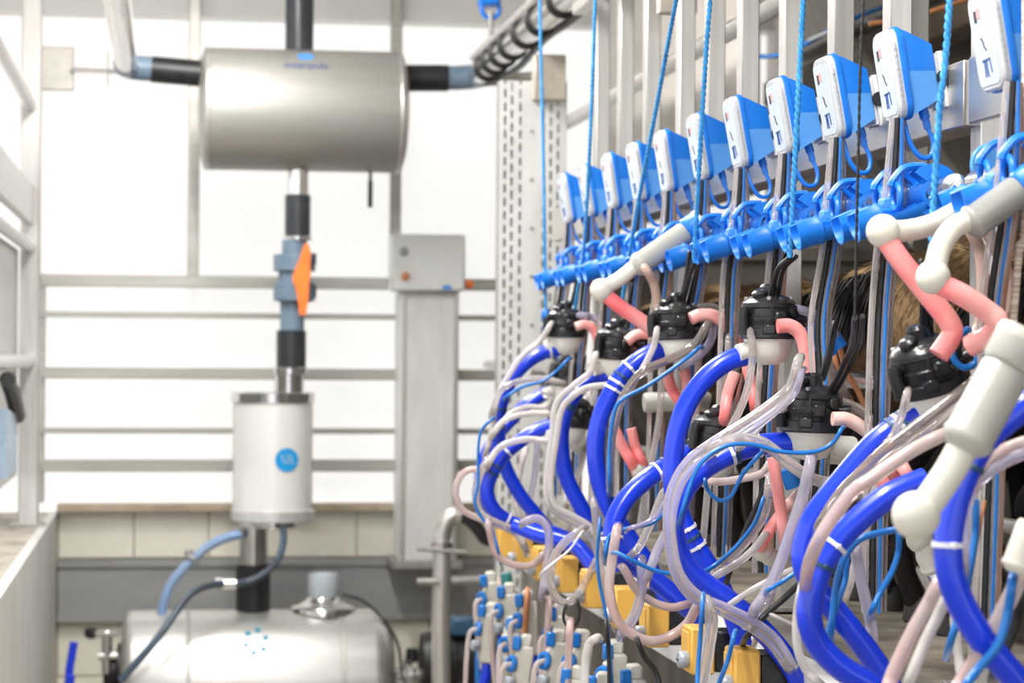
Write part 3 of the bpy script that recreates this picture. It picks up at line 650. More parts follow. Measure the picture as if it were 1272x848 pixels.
# ============================================================ jetter (cup wash) units
XJ, ZJ = 1.03, 1.672
o = MB().tube([(XJ,3.07,ZJ),(XJ,6.25,ZJ)], .0165, 20).build('wash_line', chrome, None, 50, (XJ,4.6,ZJ)); tag(o,'polished steel wash line carrying the row of blue cup holders','pipe')
MB().lathe([(.0165,-.002),(.019,0),(.019,.006),(.008,.007),(.008,.014)],(0,-1.53,0),(0,-1,0),18).build('end_cap', chrome, o)
o = MB().tube([(XJ,2.2,ZJ),(XJ,2.98,ZJ)], .0165, 20).build('wash_line', chrome, None, 50, (XJ,2.6,ZJ)); tag(o,'short steel wash line behind the nearest clear teat cups','pipe')
def make_jetter(loc, label):
    t = thing('cup_holder', label, 'cup holder', loc, 'blue teat cup holders on the wash line')
    an = math.radians(16); d = Vector((-math.cos(an),0,-math.sin(an)))
    MB().lathe([(.017,-.058),(.0225,-.058),(.0225,.058),(.017,.058)],(0,0,0),(0,1,0),20,False).build('saddle', plblue, t)
    # rib plates: broad crescents round the tube with horns reaching over the cups
    for y in (-.056,-.030,.004,.030,.056):
        outer = [(.036*math.cos(math.radians(a)), .036*math.sin(math.radians(a))) for a in range(-120,141,20)]
        inner = [(.022*math.cos(math.radians(-115+250*k/13)), .022*math.sin(math.radians(-115+250*k/13))) for k in range(14)]
        n_ = 14; vs = []
        for h in (y-.003,y+.003):
            vs += [Vector((u-.005,h,v+.004)) for u,v in outer] + [Vector((u,h,v)) for u,v in inner]
        fs = []
        for k in range(n_-1):
            fs.append((k,k+1,n_+k+1,n_+k)); fs.append((2*n_+k,3*n_+k,3*n_+k+1,2*n_+k+1))
            fs.append((k,2*n_+k,2*n_+k+1,k+1)); fs.append((n_+k,n_+k+1,3*n_+k+1,3*n_+k))
        fs += [(0,n_,3*n_,2*n_),(n_-1,3*n_-1,4*n_-1,2*n_-1)]
        MB().add(vs, fs).build('rib', plblue, t)
    for y in (-.040,.040):
        # cup: a trough closed below, cut open on top behind its mouth
        o_ = Vector((-.018,y,-.016)); sd = Vector((0,1,0)); up = d.cross(sd); up = up if up.z > 0 else -up
        def arc(s_, r, a0, a1, n=18): return [o_ + d*s_ + sd*(r*math.cos(a0+(a1-a0)*k/n)) + up*(r*math.sin(a0+(a1-a0)*k/n)) for k in range(n+1)]
        mb = MB()
        prof = ((.0,.021,15),(.035,.0215,0),(.058,.022,0),(.060,.0235,45),(.066,.0235,62),(.068,.0225,55),(.092,.0235,40),(.098,.0248,34))
        ro = [arc(s_, r, math.radians(-180-a), math.radians(a)) for s_,r,a in prof]
        ri = [arc(s_, r-.003, math.radians(-180-a), math.radians(a)) for s_,r,a in prof]
        N_ = len(prof); n_ = 19
        vs = [p for r_ in ro for p in r_] + [p for r_ in ri for p in r_]; B = N_*n_; fs = []
        for i_ in range(N_-1):
            for k in range(n_-1):
                q = (i_*n_+k, i_*n_+k+1, (i_+1)*n_+k+1, (i_+1)*n_+k); fs.append(q); fs.append(tuple(B+v for v in q)[::-1])
            fs.append((i_*n_, (i_+1)*n_, B+(i_+1)*n_, B+i_*n_)); e = n_-1
            fs.append((i_*n_+e, (i_+1)*n_+e, B+(i_+1)*n_+e, B+i_*n_+e))
        for k in range(n_-1):
            fs.append((k,k+1,B+k+1,B+k)); m0 = (N_-1)*n_; fs.append((m0+k,m0+k+1,B+m0+k+1,B+m0+k))
        mb.add(vs, fs).build('cup', plblue, t)
        MB().ring(o_+d*.030+up*.020,(d+up*.25),.0175,.0045,20,8).build('guide_ring', plblue, t)
        MB().tube(spline([o_+up*.050+d*-.02, o_+up*.055+d*.008, o_+up*.044+d*.028, o_+up*.036+d*.034],5),.0075,8,flat=.7).build('hook', plblue, t)
    MB().bbox((-.085,-.020,-.046),(-.012,.020,-.018),.004).build('web', plblue, t)
    MB().bbox((-.064,-.012,-.020),(-.044,.010,-.004),.003).build('latch', plblue_l, t)
    return t
jt0 = make_jetter((XJ,ST[0]-.01,ZJ), 'blue twin cup holder gripping the two nearest clear teat cups')
for i in range(1, len(ST)):
    dup(jt0, (XJ,ST[i]-.03,ZJ+random.uniform(-.003,.003)), 'blue twin teat cup holder on the wash line, %s from the right' % ('second','third','fourth','fifth','sixth','seventh','eighth','ninth','tenth','eleventh')[i-1])
p = PY(1228,205,3.05); o = WB().lathe([(.004,-.004),(.026,-.004),(.028,0),(.026,.004),(.004,.004)],p,(.2,-1,0),28).build('round_disc', plblue_l, None, 40, p); tag(o,'round pale blue disc on the nearest stall post','disc')

# ============================================================ claws
def make_claw(loc, label, rot=(0,0,0), sc=1.0):
    t = thing('milk_claw', label, 'milking claw', loc, 'black milking claws with blue hoses'); t.rotation_euler = rot; t.scale = (1,1,1.1)
    MB().lathe([(.043,-.026),(.0455,-.024),(.0455,-.012),(.0425,-.010),(.0425,-.004),(.0435,-.002),(.0435,.004),(.041,.006),(.041,.016),(.043,.018),(.042,.024),(.034,.032),(.020,.036),(.008,.037)],(0,0,0),(0,0,1),36).build('body', blackpl, t, 30)
    MB().lathe([(.010,-.062),(.024,-.058),(.033,-.046),(.038,-.030),(.040,-.022)],(0,0,0),(0,0,1),32).build('bowl', milkpl, t)
    MB().lathe([(.010,.034),(.0145,.036),(.0145,.047),(.011,.051),(.004,.052)],(.0,0,0),(0,0,1),16).build('top_knob', blackpl, t)
    MB().tube([(-.026,0,-.040),(-.052,0,-.046)],.0125,14).build('outlet', milkpl, t)
    MB().tube([(-.036,-.012,.012),(-.050,-.014,.014)],.0065,12).tube(spline([(-.048,-.014,.016),(-.050,-.014,.004),(-.049,-.014,-.020)],4),.0085,12).build('pulse_elbow', black, t)
    for k in range(4):
        a = math.radians(20+95*k-60); c = Vector((math.cos(a),math.sin(a),0))
        MB().bbox((.036,-.010,-.020),(.0475,.010,-.006),.002,Matrix.Rotation(a,4,'Z')).build('clip_lug', blackpl, t)
        MB().lathe([(.004,0),(.004,.004),(.002,.005)],c*.034+Vector((0,0,.028)),(0,0,1),8).build('screw', steel_dk, t)
    MB().bbox((-.012,-.050,-.006),(.008,-.038,.012),.003).build('front_plug', blackpl, t)
    MB().lathe([(.007,0),(.0085,.002),(.0085,.010),(.006,.012)],(.020,-.036,.012),(.25,-1,.1),12).build('front_port', blackpl, t)
    MB().lathe([(.010,0),(.012,.003),(.012,.010),(.008,.013)],(-.020,-.012,.030),(-.3,-.2,1),14).build('side_cap', blackpl, t)
    for k in range(6):
        a = 2*PI*k/6+.2; MB().bbox((.0395,-.0025,-.003),(.0432,.0025,.020),.001,Matrix.Rotation(a,4,'Z')).build('grip_rib', blackpl, t)
    for (y,z) in ((-.020,.002),(.012,.010)):
        MB().tube([(.034,y,z),(.050,y*1.3,z+.002)],.0075,12).build('nipple', blackpl, t)
    MB().tube(spline([(.010,-.004,.046),(.018,-.004,.075),(.024,-.002,.105),(.028,0,.118),(.030,.003,.105),(.026,.004,.075),(.016,.004,.042)],4),.0034,8,flat=.8).build('hanger_strap', black, t)
    return t
# (px,py,Y), tilt, hidden or in view
CLAWS = [((1153,458),2.86,(.05,-.32,.1),'black milking claw tilted sideways below the nearest pink tubes'),
         ((1008,512),3.36,(0,.03,0),'black milking claw low over the second front blue hose loop'),
         ((955,398),3.63,(0,.0,.2),'black milking claw hanging beside the goat tail on a blue rope'),
         ((889,545),3.95,(0,.15,.3),'black claw mostly hidden behind the middle hose loops'),
         ((841,402),4.30,(0,-.05,0),'black milking claw below the meters at mid row'),
         ((766,430),4.885,(0,.05,.3),'black milking claw beside the pale pink elbow, second from the far end'),
         ((703,404),5.54,(0,0,.1),'farthest large black milking claw next to the perforated duct'),
         ((702,468),5.9,(0,.2,.5),'small blurred black claw behind the far hose loops'),
         ((708,515),5.1,(0,.1,.5),'far black claw hidden under pale tubes at left')]
CL = []
for (q,Y,rot,lab) in CLAWS:
    p = PY(q[0],q[1],Y)
    if not CL: CL.append(make_claw(p, lab, rot))
    else: CL.append(dup(CL[0], p, lab, rot))

# ---- ropes
o = MB().tube([(.93,2.2,2.43),(.93,4.2,2.43),(.93,6.35,2.43)],.018,16).build('rope_rail', steel, None, 50, (.93,4.2,2.43)); tag(o,'round steel rail overhead from which the blue ropes hang','rail')
for y in (2.4,4.3,6.2): MB().cyl((0,y-4.2,.015),(0,y-4.2,.57),.008,n=8).build('hanger_rod', steel_dk, o)
def rope(label, pts, r=.0042, mt=ropeblue, name='rope'):
    P0 = [PY(*q) for q in pts]; top = P0[0]
    if label.startswith(('light','thin','beige')): e = (P0[0]-P0[1]).normalized(); e = top + e*((2.425-top.z)/e.z); P0 = [Vector((.5*e.x+.465, e.y, 2.425))] + P0
    P3 = spline(P0, 10); mb = WB()
    base = P3[-1]
    if mt is ropeblue or mt is ropeblack:
        # two-strand twist
        L = 0; A = []; B = []; prev = P3[0]
        dense = []
        for a, b in zip(P3[:-1], P3[1:]):
            n_ = max(1, int((b-a).length/.0025))
            dense += [a.lerp(b, k/n_) for k in range(n_)]
        for k, c in enumerate(dense):
            a = k*.75; dv = Vector((math.cos(a), math.sin(a), 0))*r*.42
            A.append(c+dv); B.append(c-dv)
        mb.tube(A, r*.62, 6); mb.tube(B, r*.62, 6)
    else: mb.tube(P3, r, 8)
    o = mb.build(name, mt, None, 60, base); return tag(o, label, 'rope')
rope('light blue rope hanging down to the nearest tilted claw',[(1180,-10,2.80),(1166,150,2.80),(1156,330,2.80)],.0046)
rope('light blue rope between the third and fourth meters from the right',[(998,-10,3.45),(990,150,3.47),(981,322,3.50)],.0046)
rope('light blue rope in front of the fifth meter from the right',[(883,-10,4.02),(873,130,4.08),(862,328,4.16)],.0046)
rope('light blue rope slanting in front of the seventh meter',[(842,-10,4.30),(816,130,4.5),(790,268,4.7),(770,392,4.86)],.0046)
rope('light blue rope hanging in front of the two farthest meters',[(740,-10,5.15),(734,150,5.2),(726,300,5.33),(714,385,5.45)],.0046)
rope('light blue rope hanging in front of the perforated duct',[(671,30,5.95),(675,200,5.9),(678,395,5.9)],.0046)
rope('thin black cord hanging in front of the second meter',[(1073,-10,3.0),(1066,200,3.0),(1062,395,3.0)],.0022,ropeblack,'cord')
o = rope('beige ribbed cord hanging at the right picture edge',[(1274,220,2.75),(1266,310,2.75),(1256,430,2.75)],.005,rope_be,'cord'); o['category']='cord'
# straps from ropes to claws
for (pts,lab) in (([(1156,328,2.80),(1148,350,2.82),(1146,400,2.85),(1150,430,2.86)],'black strap tying the nearest tilted claw to its rope'),
                  ([(981,320,3.50),(966,335,3.55),(960,360,3.6),(958,380,3.62)],'black strap joining rope and claw beside the goat tail'),
                  ([(862,326,4.16),(856,345,4.2),(850,370,4.28),(845,385,4.30)],'black strap joining rope and claw at mid row'),
                  ([(1062,394,3.0),(1060,425,3.12),(1050,448,3.25),(1040,470,3.3),(1028,490,3.34)],'black strap above the low claw behind the goat tail')):
    P3 = spline([PY(*q) for q in pts],5); P4 = [p+Vector((.010,.0,.002)) for p in P3]
    o = WB().tube(P3,.0042,8).tube(P4,.0036,8).build('strap', black, None, 50, P3[-1]); tag(o,lab,'strap')
p = PY(678,392,5.9); o = WB().ell(p,(.012,.012,.018)).ell(p+Vector((0,0,-.03)),(.008,.008,.02)).build('rope_knot', tubeblue, None, 50, p); tag(o,'blue knot at the end of the rope by the perforated duct','knot')

# ============================================================ blue milk hoses
def hose(label, pts, Y, dY=0, r=.0158, ties=()):
    o, sp = ptube('milk_hose', label, 'hose', pts, r, hoseblue, Y, 16, 7, 'royal blue milk hoses', dY)
    n = len(sp)
    for (f, mt) in ties:
        i = min(n-2, max(1,int(f*n))); c = sp[i]; ax = sp[i+1]-sp[i-1]
        mb = WB().lathe([(r+.0003,-.0025),(r+.0018,-.0025),(r+.0018,.0025),(r+.0003,.0025)],c,ax,18,False)
        u = ax.normalized().cross(Vector((0,0,1))).normalized(); hd = c + u*(r+.003)*(1 if u.y < 0 else -1)
        mb.bbox(hd-Vector((.003,.003,.003)), hd+Vector((.003,.003,.003)),.001)
        mb.build('cable_tie', mt, o)
    return o, sp
TW, TD = tie_w, tie_d
hose('blue hose looping in front of the second low claw, broad front loop', [(986,549),(942,553),(902,566),(864,591),(841,628),(838,668),(858,710),(905,746),(952,788),(986,832),(1000,870)],3.36,0,.0158,[(.10,TW),(.17,TD),(.19,TW),(.75,TW),(.93,TD)])
hose('blue hose dropping from the claw beside the goat tail', [(942,437),(905,448),(876,470),(852,505),(839,548),(836,600),(847,645),(868,684),(892,722),(912,768),(930,825)],3.63,0,.0158,[(.62,TW),(.66,TD),(.69,TW)])
hose('blue hose dropping from the mid row claw', [(828,431),(800,443),(775,464),(757,492),(745,521),(740,552),(743,592),(758,633),(783,670),(806,704),(828,752)],4.30,0,.0165,[(.17,TW),(.22,TD),(.24,TW),(.28,TW)])
hose('blue hose in a wide loop left of the hidden middle claw', [(872,556),(847,568),(826,580),(806,593),(779,618),(763,648),(763,676),(781,697),(811,718),(840,742),(866,768),(876,800)],3.95,-.1,.0160,[(.18,TD),(.24,TW),(.52,TW)])
hose('blue hose dropping from the claw second from the far end', [(757,465),(736,469),(718,484),(703,511),(697,545),(703,590),(720,626),(737,654),(756,690),(776,725)],4.885,0,.0165,[(.22,TW),(.30,TD),(.32,TD),(.80,TW)])
hose('blue hose dropping from the farthest large claw', [(694,433),(668,441),(643,461),(626,490),(619,522),(621,555),(630,585),(647,616),(668,642),(692,672)],5.54,0,.0165,[(.05,TW),(.40,TD),(.47,TD)])
hose('blue hose of the far left loop, sweeping low to the right', [(684,528),(662,537),(643,550),(625,566),(611,588),(605,610),(613,632),(633,648),(660,657),(690,663),(718,678),(740,704)],5.1,0,.0155,[(.25,TW),(.33,TD),(.36,TD),(.62,TW)])
hose('blurred blue hose at the far left end of the row', [(680,487),(656,501),(636,520),(615,545),(602,570),(597,598),(604,625),(622,645)],5.9,0,.0165,[(.4,TD)])
hose('blue hose dropping from the nearest tilted claw', [(1150,508),(1116,529),(1086,551),(1042,602),(1010,645),(998,688),(1006,720),(1030,749),(1062,788),(1098,838),(1112,868)],2.86,0,.0150,[(.03,TW),(.09,TD),(.11,TW),(.14,TD)])
hose('blue hose in front with a pale tube strapped to it', [(1150,596),(1120,608),(1095,622),(1058,653),(1029,687),(1012,724),(1005,764),(1016,799),(1045,829),(1080,850),(1125,880)],2.70,0,.0150,[(.38,TW),(.45,TD)])
hose('thick blurred blue hose nearest the camera at right', [(1300,486),(1262,512),(1222,548),(1197,592),(1182,640),(1178,690),(1188,736),(1214,785),(1250,830),(1285,870)],2.25,0,.0142,[(.30,TD),(.52,TW)])
hose('blue hose branch under the yellow boxes at mid row', [(640,652),(668,664),(700,672),(722,684),(740,712),(744,740)],4.95,-.2,.016)

# ============================================================ clear, blue and pink tubes
def T(label, pts, Y, r=.0062, mt=clear, dY=0, name='clear_tube', cat='tube', grp=None):
    n_ = len(pts); Q = [(q[0], q[1], q[2] if len(q) > 2 else Y + dY*i/max(1,n_-1)) for i, q in enumerate(pts)]
    def ext(a, b, dy): return (b[0]+(b[0]-a[0])*.25, b[1]+(b[1]-a[1])*.25+3, b[2]+dy)
    if name != 'pink_tube': Q = [ext(Q[1],Q[0],.10)] + Q
    Q = Q + [ext(Q[-2],Q[-1],.12)]
    return ptube(name, label, cat, Q, r, mt, Y, 8 if r < .005 else 12, 6, grp, 0)[0]
PT = 'clear_tube'
T('clear tube hanging from the left elbow of the claw by the goat tail',[(932,412),(935,440),(929,481),(918,511),(905,535),(892,552)],3.60,.0062,clear)
T('clear tube curving down from the left elbow of the low claw',[(972,508),(955,513),(943,529),(930,546),(918,556)],3.33,.0058,clearw)
T('long grey clear tube arcing left around the broad front blue loop',[(992,448),(981,481),(956,503),(923,526),(885,550),(856,572),(838,600),(830,632),(831,672),(839,711),(860,741),(893,757),(926,774),(957,797),(977,825)],3.28,.0075,clear)
T('second clear tube running just inside the long grey arc',[(996,462),(986,490),(962,512),(930,536),(892,558),(862,580),(845,606),(836,640),(837,676),(846,712),(868,738),(899,752),(932,768),(962,790),(984,822)],3.27,.0052,clearv)
T('clear tube arching over the blue hose below the low claw',[(888,556),(913,545),(943,548),(966,563),(986,580),(1011,595),(1033,599),(1056,592)],3.25,.0085,clear)
T('straight clear tube slanting down through the middle, edged violet',[(1007,572),(997,616),(982,661),(967,704),(952,735),(938,756)],3.22,.0082,clearv)
T('thin blue tube below the low claw, lying along the blue hose',[(1046,532),(1034,550),(1011,561),(971,561),(935,552),(905,553),(880,566),(862,590),(846,640)],3.22,.0030,tubeblue,name='air_tube')
T('thin blue tube sagging in a loop inside the broad front hose',[(945,563),(923,588),(908,616),(893,621),(879,608),(876,596)],3.30,.0030,tubeblue,name='air_tube')
T('thin blue tube curving behind the broad hose loop towards lower left',[(948,620),(938,648),(915,678),(888,702),(870,712)],3.45,.0032,tubeblue,name='air_tube')
T('pale clear tube beside the thin blue curve inside the front loop',[(956,596),(950,636),(930,668),(905,696),(888,712)],3.46,.0070,clear)
T('dark tube behind the front loop slanting to lower left',[(958,586),(940,628),(922,668),(905,715)],3.55,.0045,ropeblack,name='black_tube')
T('short pale tube hanging in a bow behind the front loop',[(880,598),(898,598),(923,594),(946,588),(957,574)],3.52,.0060,clearp)
T('thin clear tube curving right from the front loop bottom',[(888,716),(915,700),(938,680),(950,664)],3.40,.0055,clearw)
T('white thin tube running from the middle tubes to lower right',[(905,752),(935,732),(965,716),(1000,700),(1040,676)],3.32,.0045,clearw)
T('thin blue tube rising to the right under the front middle loop',[(954,733),(972,722),(992,708),(1010,692)],3.15,.0032,tubeblue,name='air_tube')
T('brownish grey tube slanting across the nearest claw bowl',[(1215,470),(1200,482),(1160,512),(1126,538),(1096,561),(1064,592),(1040,618),(1020,650)],2.72,.0070,clearg)
T('second brownish tube just below the slanting grey tube',[(1222,480),(1166,524),(1131,549),(1100,573),(1070,602),(1048,630),(1030,662)],2.72,.0055,clear)
T('rosy tube slanting from the frosted shell along the front hose',[(1176,538),(1132,560),(1086,592),(1061,609),(1036,640),(1016,673),(1004,705,2.62),(1001,735,2.72),(1008,770,2.84)],2.58,.0078,clearp)
T('clear tube hanging from the nearest claw edge',[(1127,488),(1120,515),(1110,540),(1098,556)],2.78,.0050,clear)
T('pale tube dropping through the right foreground to the bottom edge',[(1168,722),(1152,752),(1132,788),(1108,840),(1100,870)],2.35,.0075,clearp)
T('second pale tube beside it in the right foreground',[(1180,735),(1165,765),(1148,800),(1128,850)],2.33,.0060,clearw)
T('clear tube with violet tint hanging behind the front loops at right',[(1062,676),(1066,702),(1073,735),(1082,775),(1084,805)],2.95,.0075,clearv)
T('thin blue tube crossing right of the front strapped hose',[(1138,654),(1100,660),(1068,670),(1048,695),(1038,730),(1032,790)],2.75,.0042,tubeblue,name='air_tube')
T('thin blue tube hanging in front of the goat leg',[(1117,655),(1116,685),(1108,710),(1094,735),(1082,760)],2.85,.0038,tubeblue,name='air_tube')
T('thin blue tube beside the strapped hose, drooping below its tie',[(1052,690),(1050,720),(1036,760),(1028,790)],2.80,.0036,tubeblue,name='air_tube')
T('pale rosy tube at lower right running down from the white cup',[(1268,715),(1250,752),(1225,800),(1196,846),(1180,870)],2.25,.0085,clearp)
T('blue tube at lower right beside the rosy tube',[(1258,718),(1252,760),(1240,800),(1214,832),(1196,856)],2.22,.0045,tubeblue,name='air_tube')
T('dark grey tube at the lower right picture edge',[(1272,725),(1262,770),(1248,806),(1236,835)],2.3,.0060,black,name='black_tube')
T('blue tube hanging right of the nearest blurred hose',[(1212,628),(1212,660),(1206,700),(1198,740),(1180,800)],2.5,.0042,tubeblue,name='air_tube')
T('thin orange-brown cable hanging beside the post at right',[(1222,628),(1216,660),(1208,695)],2.6,.0022,brownd,name='cable',cat='cable')
T('white tube bowing left of the front strapped hose near the bottom',[(996,730),(990,765),(991,805),(1003,834),(1022,852)],2.80,.0055,clearw)
T('pale tubes crossing the lower right behind the nearest hose',[(1190,715),(1186,760),(1190,810),(1196,850)],2.6,.0058,clearw)
T('violet grey tube bundle sweeping right under the frosted shell',[(1280,560),(1250,572),(1225,588),(1205,612),(1196,650),(1196,700)],2.4,.0070,clearv)
T('rosy tube above the violet bundle under the frosted shell',[(1285,545),(1252,556),(1224,575),(1206,600)],2.4,.0062,clearp)
# mid row
T('clear tube from the left elbow of the mid row claw',[(816,410),(812,430),(801,453),(784,481),(772,500),(764,530)],4.25,.0060,clearw)
T('long grey clear tube from behind mid row claw to the left',[(878,404),(862,428),(832,446),(799,461),(780,483),(768,508),(760,545),(758,600)],4.2,.0075,clearg)
T('thin blue tube under the long grey tube at mid row',[(868,432),(849,448),(806,478),(773,496),(762,516),(757,560),(757,600)],4.15,.0036,tubeblue,name='air_tube')
T('clear tube from the left elbow of the claw second from the far end',[(740,441),(734,461),(711,480),(694,496),(688,512),(686,540),(679,595),(682,626),(701,643),(721,653),(736,671),(742,695),(748,740)],4.83,.0068,clearw)
T('second pale tube beside it, joining at the dark tie',[(757,478),(728,482),(708,495),(697,511),(691,545),(684,600),(690,628),(712,641),(735,656),(750,682)],4.80,.0068,clearw)
T('clear tube from the left elbow of the farthest large claw',[(684,403),(671,423),(648,443),(631,468),(620,488),(614,511),(610,540),(604,560)],5.5,.0068,clearw)
T('pale tube arching from the far claw bowl to the left loops',[(700,476),(680,471),(661,470),(636,476),(621,487),(612,510)],5.45,.0068,clear)
T('thin blue tube crossing the far loops near the duct',[(706,446),(690,462),(672,474),(650,480),(630,492)],5.4,.0036,tubeblue,name='air_tube')
T('white tube looping right of the far hose',[(676,486),(684,492),(676,505),(655,505),(636,512),(622,528)],5.4,.0062,clearw)
T('white tube lying across the lower far loop',[(686,514),(664,513),(642,516),(624,524),(612,540)],5.35,.0070,clearw)
T('white tube arching over the far left sweeping hose',[(684,549),(665,546),(648,546),(627,552),(615,562),(606,578)],5.05,.0075,clearw)
T('large pale loop of tube leftmost in the row',[(604,585),(585,583),(571,593),(566,613),(575,633),(596,644),(620,652),(640,662)],5.3,.0075,clearp)
T('pale tube hugging the left of the sweeping far hose',[(606,572),(596,590),(591,615),(598,638),(618,650),(640,660),(652,680)],5.05,.0085,clear)
T('thin blue tube outlining the far left loop',[(612,520),(598,535),(594,560),(594,600),(590,625),(600,645),(612,660),(620,690)],5.0,.0032,tubeblue,name='air_tube')
T('pale tube sagging under the first yellow boxes at left',[(606,650),(611,672),(617,688),(630,698),(649,703),(664,700),(676,688)],5.0,.0078,clearp)
T('looped clear tube hanging around the fourth yellow box',[(722,658),(699,676),(685,702),(686,732),(699,748),(716,740),(733,712),(744,690)],4.6,.0078,clear)
T('clear tube arching down over the third yellow box',[(652,648),(668,644),(680,656),(682,680),(677,716),(674,735)],4.75,.0085,clearv)
T('thin white tie strap stretched between far yellow boxes',[(722,662),(708,682),(690,697),(674,710)],4.55,.0022,tie_w,name='cable_strap',cat='strap')
T('big clear loop hanging in front of the seventh yellow box',[(766,660),(760,697),(757,732),(766,768),(786,788),(810,796),(834,789),(854,774),(866,752)],3.75,.0080,clearp)
T('clear violet tube hanging behind the big loop at mid row',[(797,700),(797,735),(788,765),(774,784)],3.85,.0085,clearv)
T('pale tube bowing right below the wide blue loop',[(775,706),(790,731),(810,747),(834,754),(856,750)],3.85,.0070,clearp)
T('thin blue tube curving over the wide blue hose loop',[(752,690),(756,668),(770,659),(790,654),(812,648),(830,630),(836,612)],3.80,.0036,tubeblue,name='air_tube')
T('thin blue tube stretched from wide loop to the front hose',[(770,688),(807,706),(831,712),(856,714)],3.60,.0034,tubeblue,name='air_tube')
T('thin dark blue tube hanging straight in front of the fifth yellow box',[(745,650),(742,690),(744,720),(752,760),(757,800),(760,850)],4.2,.0030,tubeblue,name='air_tube')
T('pale clear tube dropping beside the thin dark blue tube',[(738,625),(741,660),(745,700),(753,735),(762,770)],4.35,.0070,clear)
T('grey tube slanting inside the wide blue loop',[(838,606),(824,612),(812,641),(796,676),(784,690)],3.85,.0068,clear)
T('clear tube slanting behind the wide loop to lower left',[(846,600),(838,640),(818,680),(806,712)],3.7,.0075,clearv)
T('thin violet tube crossing inside the wide loop',[(782,656),(800,650),(816,640),(830,616)],3.75,.0036,clearv)
T('upright clear tube in front of the eighth yellow box',[(878,748),(884,772),(879,808),(872,850),(868,880)],3.05,.0085,clear)
T('thin blue tube upright beside the eighth yellow box',[(873,745),(870,790),(867,830),(866,860)],3.02,.0030,tubeblue,name='air_tube')
T('thin blue tube by the ninth yellow box',[(912,788),(904,820),(894,846),(888,870)],3.1,.0034,tubeblue,name='air_tube')
T('thin pale tube sloping behind the front hose to the curb',[(955,762),(985,776),(1010,790),(1040,806)],3.3,.0030,clearw)
T('dark tube slanting to the curb behind the front hoses',[(1000,718),(975,742),(950,764),(928,790)],3.3,.0048,black,name='black_tube')
T('bluish hose standing low at the far end of the pit',[(616,730),(600,773),(594,812),(594,870)],6.8,.0075,tubeblue,name='air_hose',cat='hose')
T('grey tube bowing low at the far end of the pit',[(620,728),(616,790),(621,830),(634,838),(646,815),(650,780)],6.4,.0075,clearp)
T('orange-brown tube hanging at the left under the yellow boxes',[(655,740),(652,785),(648,830),(646,870)],5.2,.0065,brownd)
T('pale straight tube hanging under the third yellow box',[(682,752),(679,800),(674,850),(672,880)],4.8,.0070,clearp)
T('pale straight tube hanging under the fourth yellow box',[(708,778),(706,820),(704,870)],4.4,.0070,clearp)
T('white tube arching at the bottom below the fifth yellow box',[(742,792),(732,800),(727,825),(726,870)],4.0,.0075,clearw)
T('black cable hanging below the sixth yellow box',[(753,775),(756,810),(757,870)],4.0,.0035,ropeblack,name='cable',cat='cable')
T('black cable slanting below the seventh yellow box',[(792,795),(800,815),(815,835),(822,870)],3.7,.0045,ropeblack,name='cable',cat='cable')
T('small black cable loop below the fourth yellow box',[(702,752),(700,768),(706,778),(716,774),(720,758),(717,745)],4.5,.0030,ropeblack,name='cable',cat='cable')
T('short brown tubes dropping behind the far clear teat cup',[(802,334),(812,352),(817,380),(818,404)],4.35,.0085,brownt)
T('reddish brown tube dropping behind the nearest teat cups',[(1204,282),(1217,312),(1221,350),(1218,400),(1206,425)],2.95,.0085,brownt)
T('brown clear tube bowing right behind the nearest teat cups',[(1222,280),(1240,312),(1252,350),(1250,385),(1236,404)],2.90,.0090,brownt)
T('clear brown tube arching right from the claw by the goat tail',[(978,378),(1000,392),(1015,424),(1033,458),(1050,490)],3.62,.0072,clearg)
T('violet clear tube arching above the twin blue connectors',[(990,384),(1010,390),(1026,404),(1040,420)],3.60,.0072,clearv)
T('brown clear tube arching right from the low claw',[(1040,500),(1060,506),(1080,520),(1094,540)],3.36,.0085,clearg)
T('copper coloured tube slanting behind the low claw',[(1042,428),(1052,462),(1066,486),(1076,512)],3.7,.0048,brownd)
T('copper coloured tube, lower of the pair behind the low claw',[(1036,440),(1046,476),(1058,500),(1072,530)],3.72,.0045,brownd)
T('blue ring of thin tube beside the nearest tilted claw',[(1200,410),(1186,424),(1184,444),(1196,456),(1210,452),(1218,434),(1214,416)],2.8,.0042,tubeblue,name='air_tube')
T('violet clear tube looping behind the mid row claw',[(886,396),(884,420),(870,440),(852,452)],4.25,.0078,clearv)
T('grey clear tube over the mid row claw to the right',[(862,384),(884,382),(904,392),(916,410)],4.30,.0080,clearg)
T('grey tube curving over the far claw, second from the end',[(786,416),(800,408),(820,404)],4.9,.0075,clearg)
T('violet tube curving over the farthest large claw',[(720,392),(736,394),(748,404),(756,420)],5.5,.0085,clearv)
